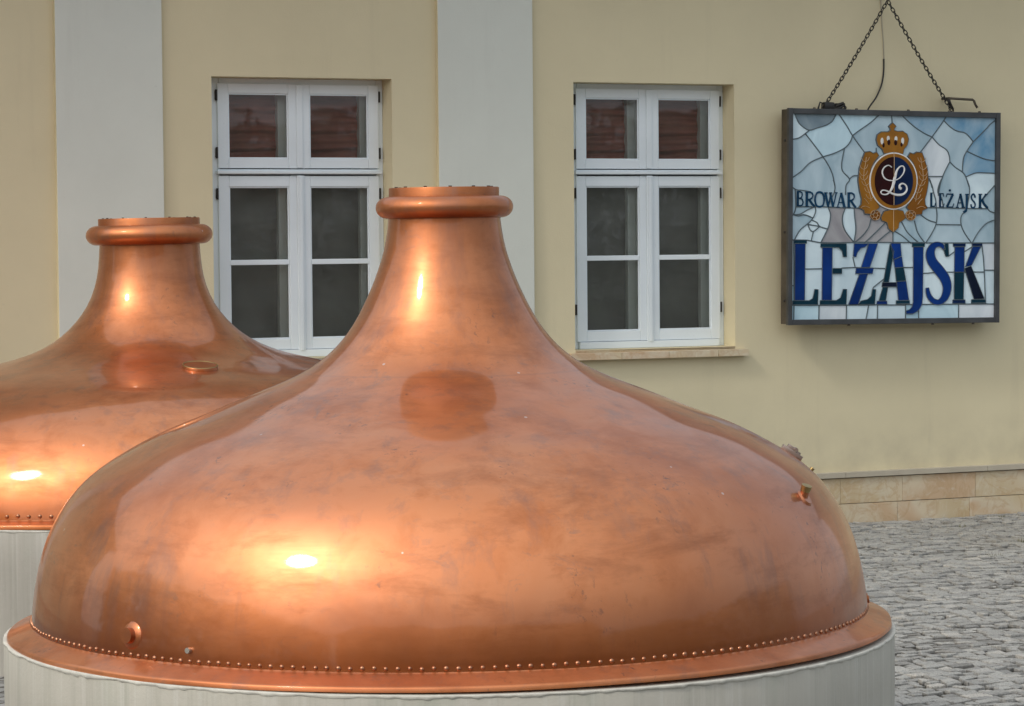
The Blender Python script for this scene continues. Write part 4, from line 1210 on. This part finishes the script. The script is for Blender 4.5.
# ------------------------------------------------------------------ the far side of the yard (behind the camera, seen in the copper and the panes)
ob = empty('town_house', (3, -15, 0), (0, 0, R(6))); tag(ob, 'ochre town house with a red roof across the yard, seen only in reflections', 'building')
bm = bmesh.new(); box(bm, -17, 17, -8, 0, 0, 5.2); mesh_obj('wall', bm, M['far_wall'], ob)
bm = bmesh.new()
vs = [bm.verts.new(p) for p in ((-17.5, .5, 5.2), (17.5, .5, 5.2), (17.5, -4, 7.6), (-17.5, -4, 7.6), (17.5, -8.5, 5.2), (-17.5, -8.5, 5.2))]
bm.faces.new(vs[:4]); bm.faces.new((vs[3], vs[2], vs[4], vs[5])); bm.faces.new((vs[0], vs[3], vs[5])); bm.faces.new((vs[1], vs[2], vs[4])); bm.faces.new((vs[0], vs[1], vs[4], vs[5]))
mesh_obj('roof', bm, M['roof'], ob)
for i in range(10):
    for z in (.9, 3.2):
        x = -15.2 + i * 3.3
        bm = bmesh.new(); box(bm, x, x + 1.1, -.02, .05, z, z + 1.6, .01); wn = mesh_obj('window', bm, M['wood'], ob)
        bm = bmesh.new(); box(bm, x + .1, x + .52, .052, .056, z + .1, z + 1.5); box(bm, x + .58, x + 1.0, .052, .056, z + .1, z + 1.5); mesh_obj('pane', bm, M['room'], wn)
lfm = [leaf_mat('dark_leaves', (.020, .040, .012), (.06, .095, .03)), leaf_mat('mid_leaves', (.03, .055, .015), (.08, .11, .035))]
def hedge(p0, p1, h, label, seed):
    r = random.Random(seed); p0, p1 = Vector((*p0, 0)), Vector((*p1, 0)); d = p1 - p0; n = d.normalized().cross(Vector((0, 0, 1)))
    t = empty('reflection_hedge', p0); tag(t, label, 'hedge', 'unseen hedges added for their reflection')  # out of view, put in to darken what the kettle bellies reflect
    bm = bmesh.new()
    for i in range(int(d.length / 1.6) + 1):
        q = d.normalized() * i * 1.6
        tube(bm, [q, q + Vector((.05, .02, h * .4)), q + Vector((0, .05, h * .85))], .05, 6, radii=[.07, .05, .015])
    mesh_obj('stems', bm, M['bark'], t, True)
    bm = bmesh.new(); N = int(d.length * h * 120)
    for _ in range(N):
        u = r.random(); top = h * (.90 + .12 * noise.noise(Vector((u * d.length * .35, seed, 0))) + .05 * noise.noise(Vector((u * d.length * 1.7, seed, 5))))
        z = top * r.random() ** .85
        dep = .75 * (1 - .35 * z / h) * (1 + .3 * noise.noise(Vector((u * d.length * .6, z * .8, seed))))
        p = d * u + n * dep * (r.choice((-1, 1)) * r.random() ** .35) + Vector((0, 0, z + .02))
        a_ = Vector((r.gauss(0, 1), r.gauss(0, 1), r.gauss(0, 1))).normalized(); v = a_.orthogonal().normalized(); w_ = r.uniform(.09, .17)
        bm.faces.new([bm.verts.new(q) for q in (p - a_*w_, p + v*w_*.6, p + a_*w_, p - v*w_*.6)])
    mesh_obj('foliage', bm, lfm[seed % 2], t)
hedge((-12.5, -12), (-13.0, 12.5), 5.0, 'unseen tall dark green hedge on the left, added for its dark reflection in the copper', 2)
hedge((16.0, -13), (17.5, 14), 4.0, 'unseen tall mid green hedge on the right, added for its dark reflection in the copper', 3)

# ------------------------------------------------------------------ light
SUN_AZ, SUN_EL = 47.0, 41.0   # degrees left of straight behind the camera
sd = Vector((-math.sin(R(SUN_AZ)) * math.cos(R(SUN_EL)), -math.cos(R(SUN_AZ)) * math.cos(R(SUN_EL)), math.sin(R(SUN_EL))))
sl = bpy.data.lights.new('sun', 'SUN'); sl.energy = .5; sl.angle = R(8); sl.color = (1, .94, .85)
so = bpy.data.objects.new('sun', sl); link(so); so.rotation_euler = sd.to_track_quat('Z', 'Y').to_euler(); so.location = (0, 0, 20)
w = bpy.data.worlds.new('World'); S.world = w; w.use_nodes = True
nt = w.node_tree; bg = nt.nodes['Background']
sky = nt.nodes.new('ShaderNodeTexSky'); sky.sky_type = 'NISHITA'; sky.sun_disc = False
sky.sun_elevation = R(SUN_EL); sky.sun_rotation = math.atan2(sd.x, sd.y); sky.air_density = 1.3; sky.dust_density = 3.0
tc = nt.nodes.new('ShaderNodeTexCoord'); mp = nt.nodes.new('ShaderNodeMapping'); mp.inputs['Scale'].default_value = (1, 1, 2.6)
nz = nt.nodes.new('ShaderNodeTexNoise'); nz.inputs['Scale'].default_value = 1.6; nz.inputs['Detail'].default_value = 7; nz.inputs['Roughness'].default_value = .6
nt.links.new(tc.outputs['Generated'], mp.inputs[0]); nt.links.new(mp.outputs[0], nz.inputs['Vector'])
rp = nt.nodes.new('ShaderNodeValToRGB'); rp.color_ramp.elements[0].position = .30; rp.color_ramp.elements[0].color = (.35,)*3 + (1,); rp.color_ramp.elements[1].position = .62; rp.color_ramp.elements[1].color = (.95,)*3 + (1,)
nt.links.new(nz.outputs['Fac'], rp.inputs[0])
rc = nt.nodes.new('ShaderNodeValToRGB'); rc.color_ramp.elements[0].position = .4; rc.color_ramp.elements[0].color = (.80, .86, .93, 1); rc.color_ramp.elements[1].position = .75; rc.color_ramp.elements[1].color = (.52, .56, .62, 1)
nt.links.new(nz.outputs['Fac'], rc.inputs[0])
gn = nt.nodes.new('ShaderNodeMix'); gn.data_type = 'RGBA'; gn.blend_type = 'MULTIPLY'; gn.inputs[0].default_value = 1
nt.links.new(rc.outputs[0], gn.inputs[6]); gn.inputs[7].default_value = (9.5, 9.5, 9.5, 1)
mx = nt.nodes.new('ShaderNodeMix'); mx.data_type = 'RGBA'
nt.links.new(rp.outputs[0], mx.inputs[0]); nt.links.new(sky.outputs[0], mx.inputs[6]); nt.links.new(gn.outputs[2], mx.inputs[7])
# hazy aureole: thin cloud is brighter round the sun
dp = nt.nodes.new('ShaderNodeVectorMath'); dp.operation = 'DOT_PRODUCT'; nt.links.new(tc.outputs['Generated'], dp.inputs[0]); dp.inputs[1].default_value = sd
mrn = nt.nodes.new('ShaderNodeMapRange'); nt.links.new(dp.outputs['Value'], mrn.inputs[0])
for i, x_ in enumerate((-.6, 1.0, 0.0, 1.0)): mrn.inputs[i+1].default_value = x_
pw = nt.nodes.new('ShaderNodeMath'); pw.operation = 'POWER'; nt.links.new(mrn.outputs[0], pw.inputs[0]); pw.inputs[1].default_value = 1.7
cb_ = nt.nodes.new('ShaderNodeCombineXYZ')
for i in range(3): nt.links.new(pw.outputs[0], cb_.inputs[i])
ma = nt.nodes.new('ShaderNodeVectorMath'); ma.operation = 'MULTIPLY_ADD'; nt.links.new(cb_.outputs[0], ma.inputs[0]); ma.inputs[1].default_value = (.90, .80, .68); ma.inputs[2].default_value = (.54, .55, .56)
sc_ = nt.nodes.new('ShaderNodeVectorMath'); sc_.operation = 'MULTIPLY'; nt.links.new(mx.outputs[2], sc_.inputs[0]); nt.links.new(ma.outputs[0], sc_.inputs[1])
nt.links.new(sc_.outputs[0], bg.inputs[0]); bg.inputs[1].default_value = .08

# ------------------------------------------------------------------ camera
cd = bpy.data.cameras.new('camera'); cd.sensor_width = 36; cd.lens = 2850 * 36 / 1024; cd.clip_start = .1; cd.clip_end = 1500
co = bpy.data.objects.new('camera', cd); link(co); S.camera = co
pt, ro = math.atan(118 / 2850), .0085
F0 = Vector((0, math.cos(pt), -math.sin(pt))); R0 = Vector((1, 0, 0)); U0 = R0.cross(F0)
Rt = R0 * math.cos(ro) - U0 * math.sin(ro); Up = U0 * math.cos(ro) + R0 * math.sin(ro)
mt = Matrix((Rt, Up, -F0)).transposed().to_4x4(); mt.translation = (0, 0, 1.935); co.matrix_world = mt
cd.dof.use_dof = False
S.view_settings.view_transform = 'Standard'; S.view_settings.look = 'None'; S.view_settings.exposure = 1.0; S.view_settings.gamma = 1
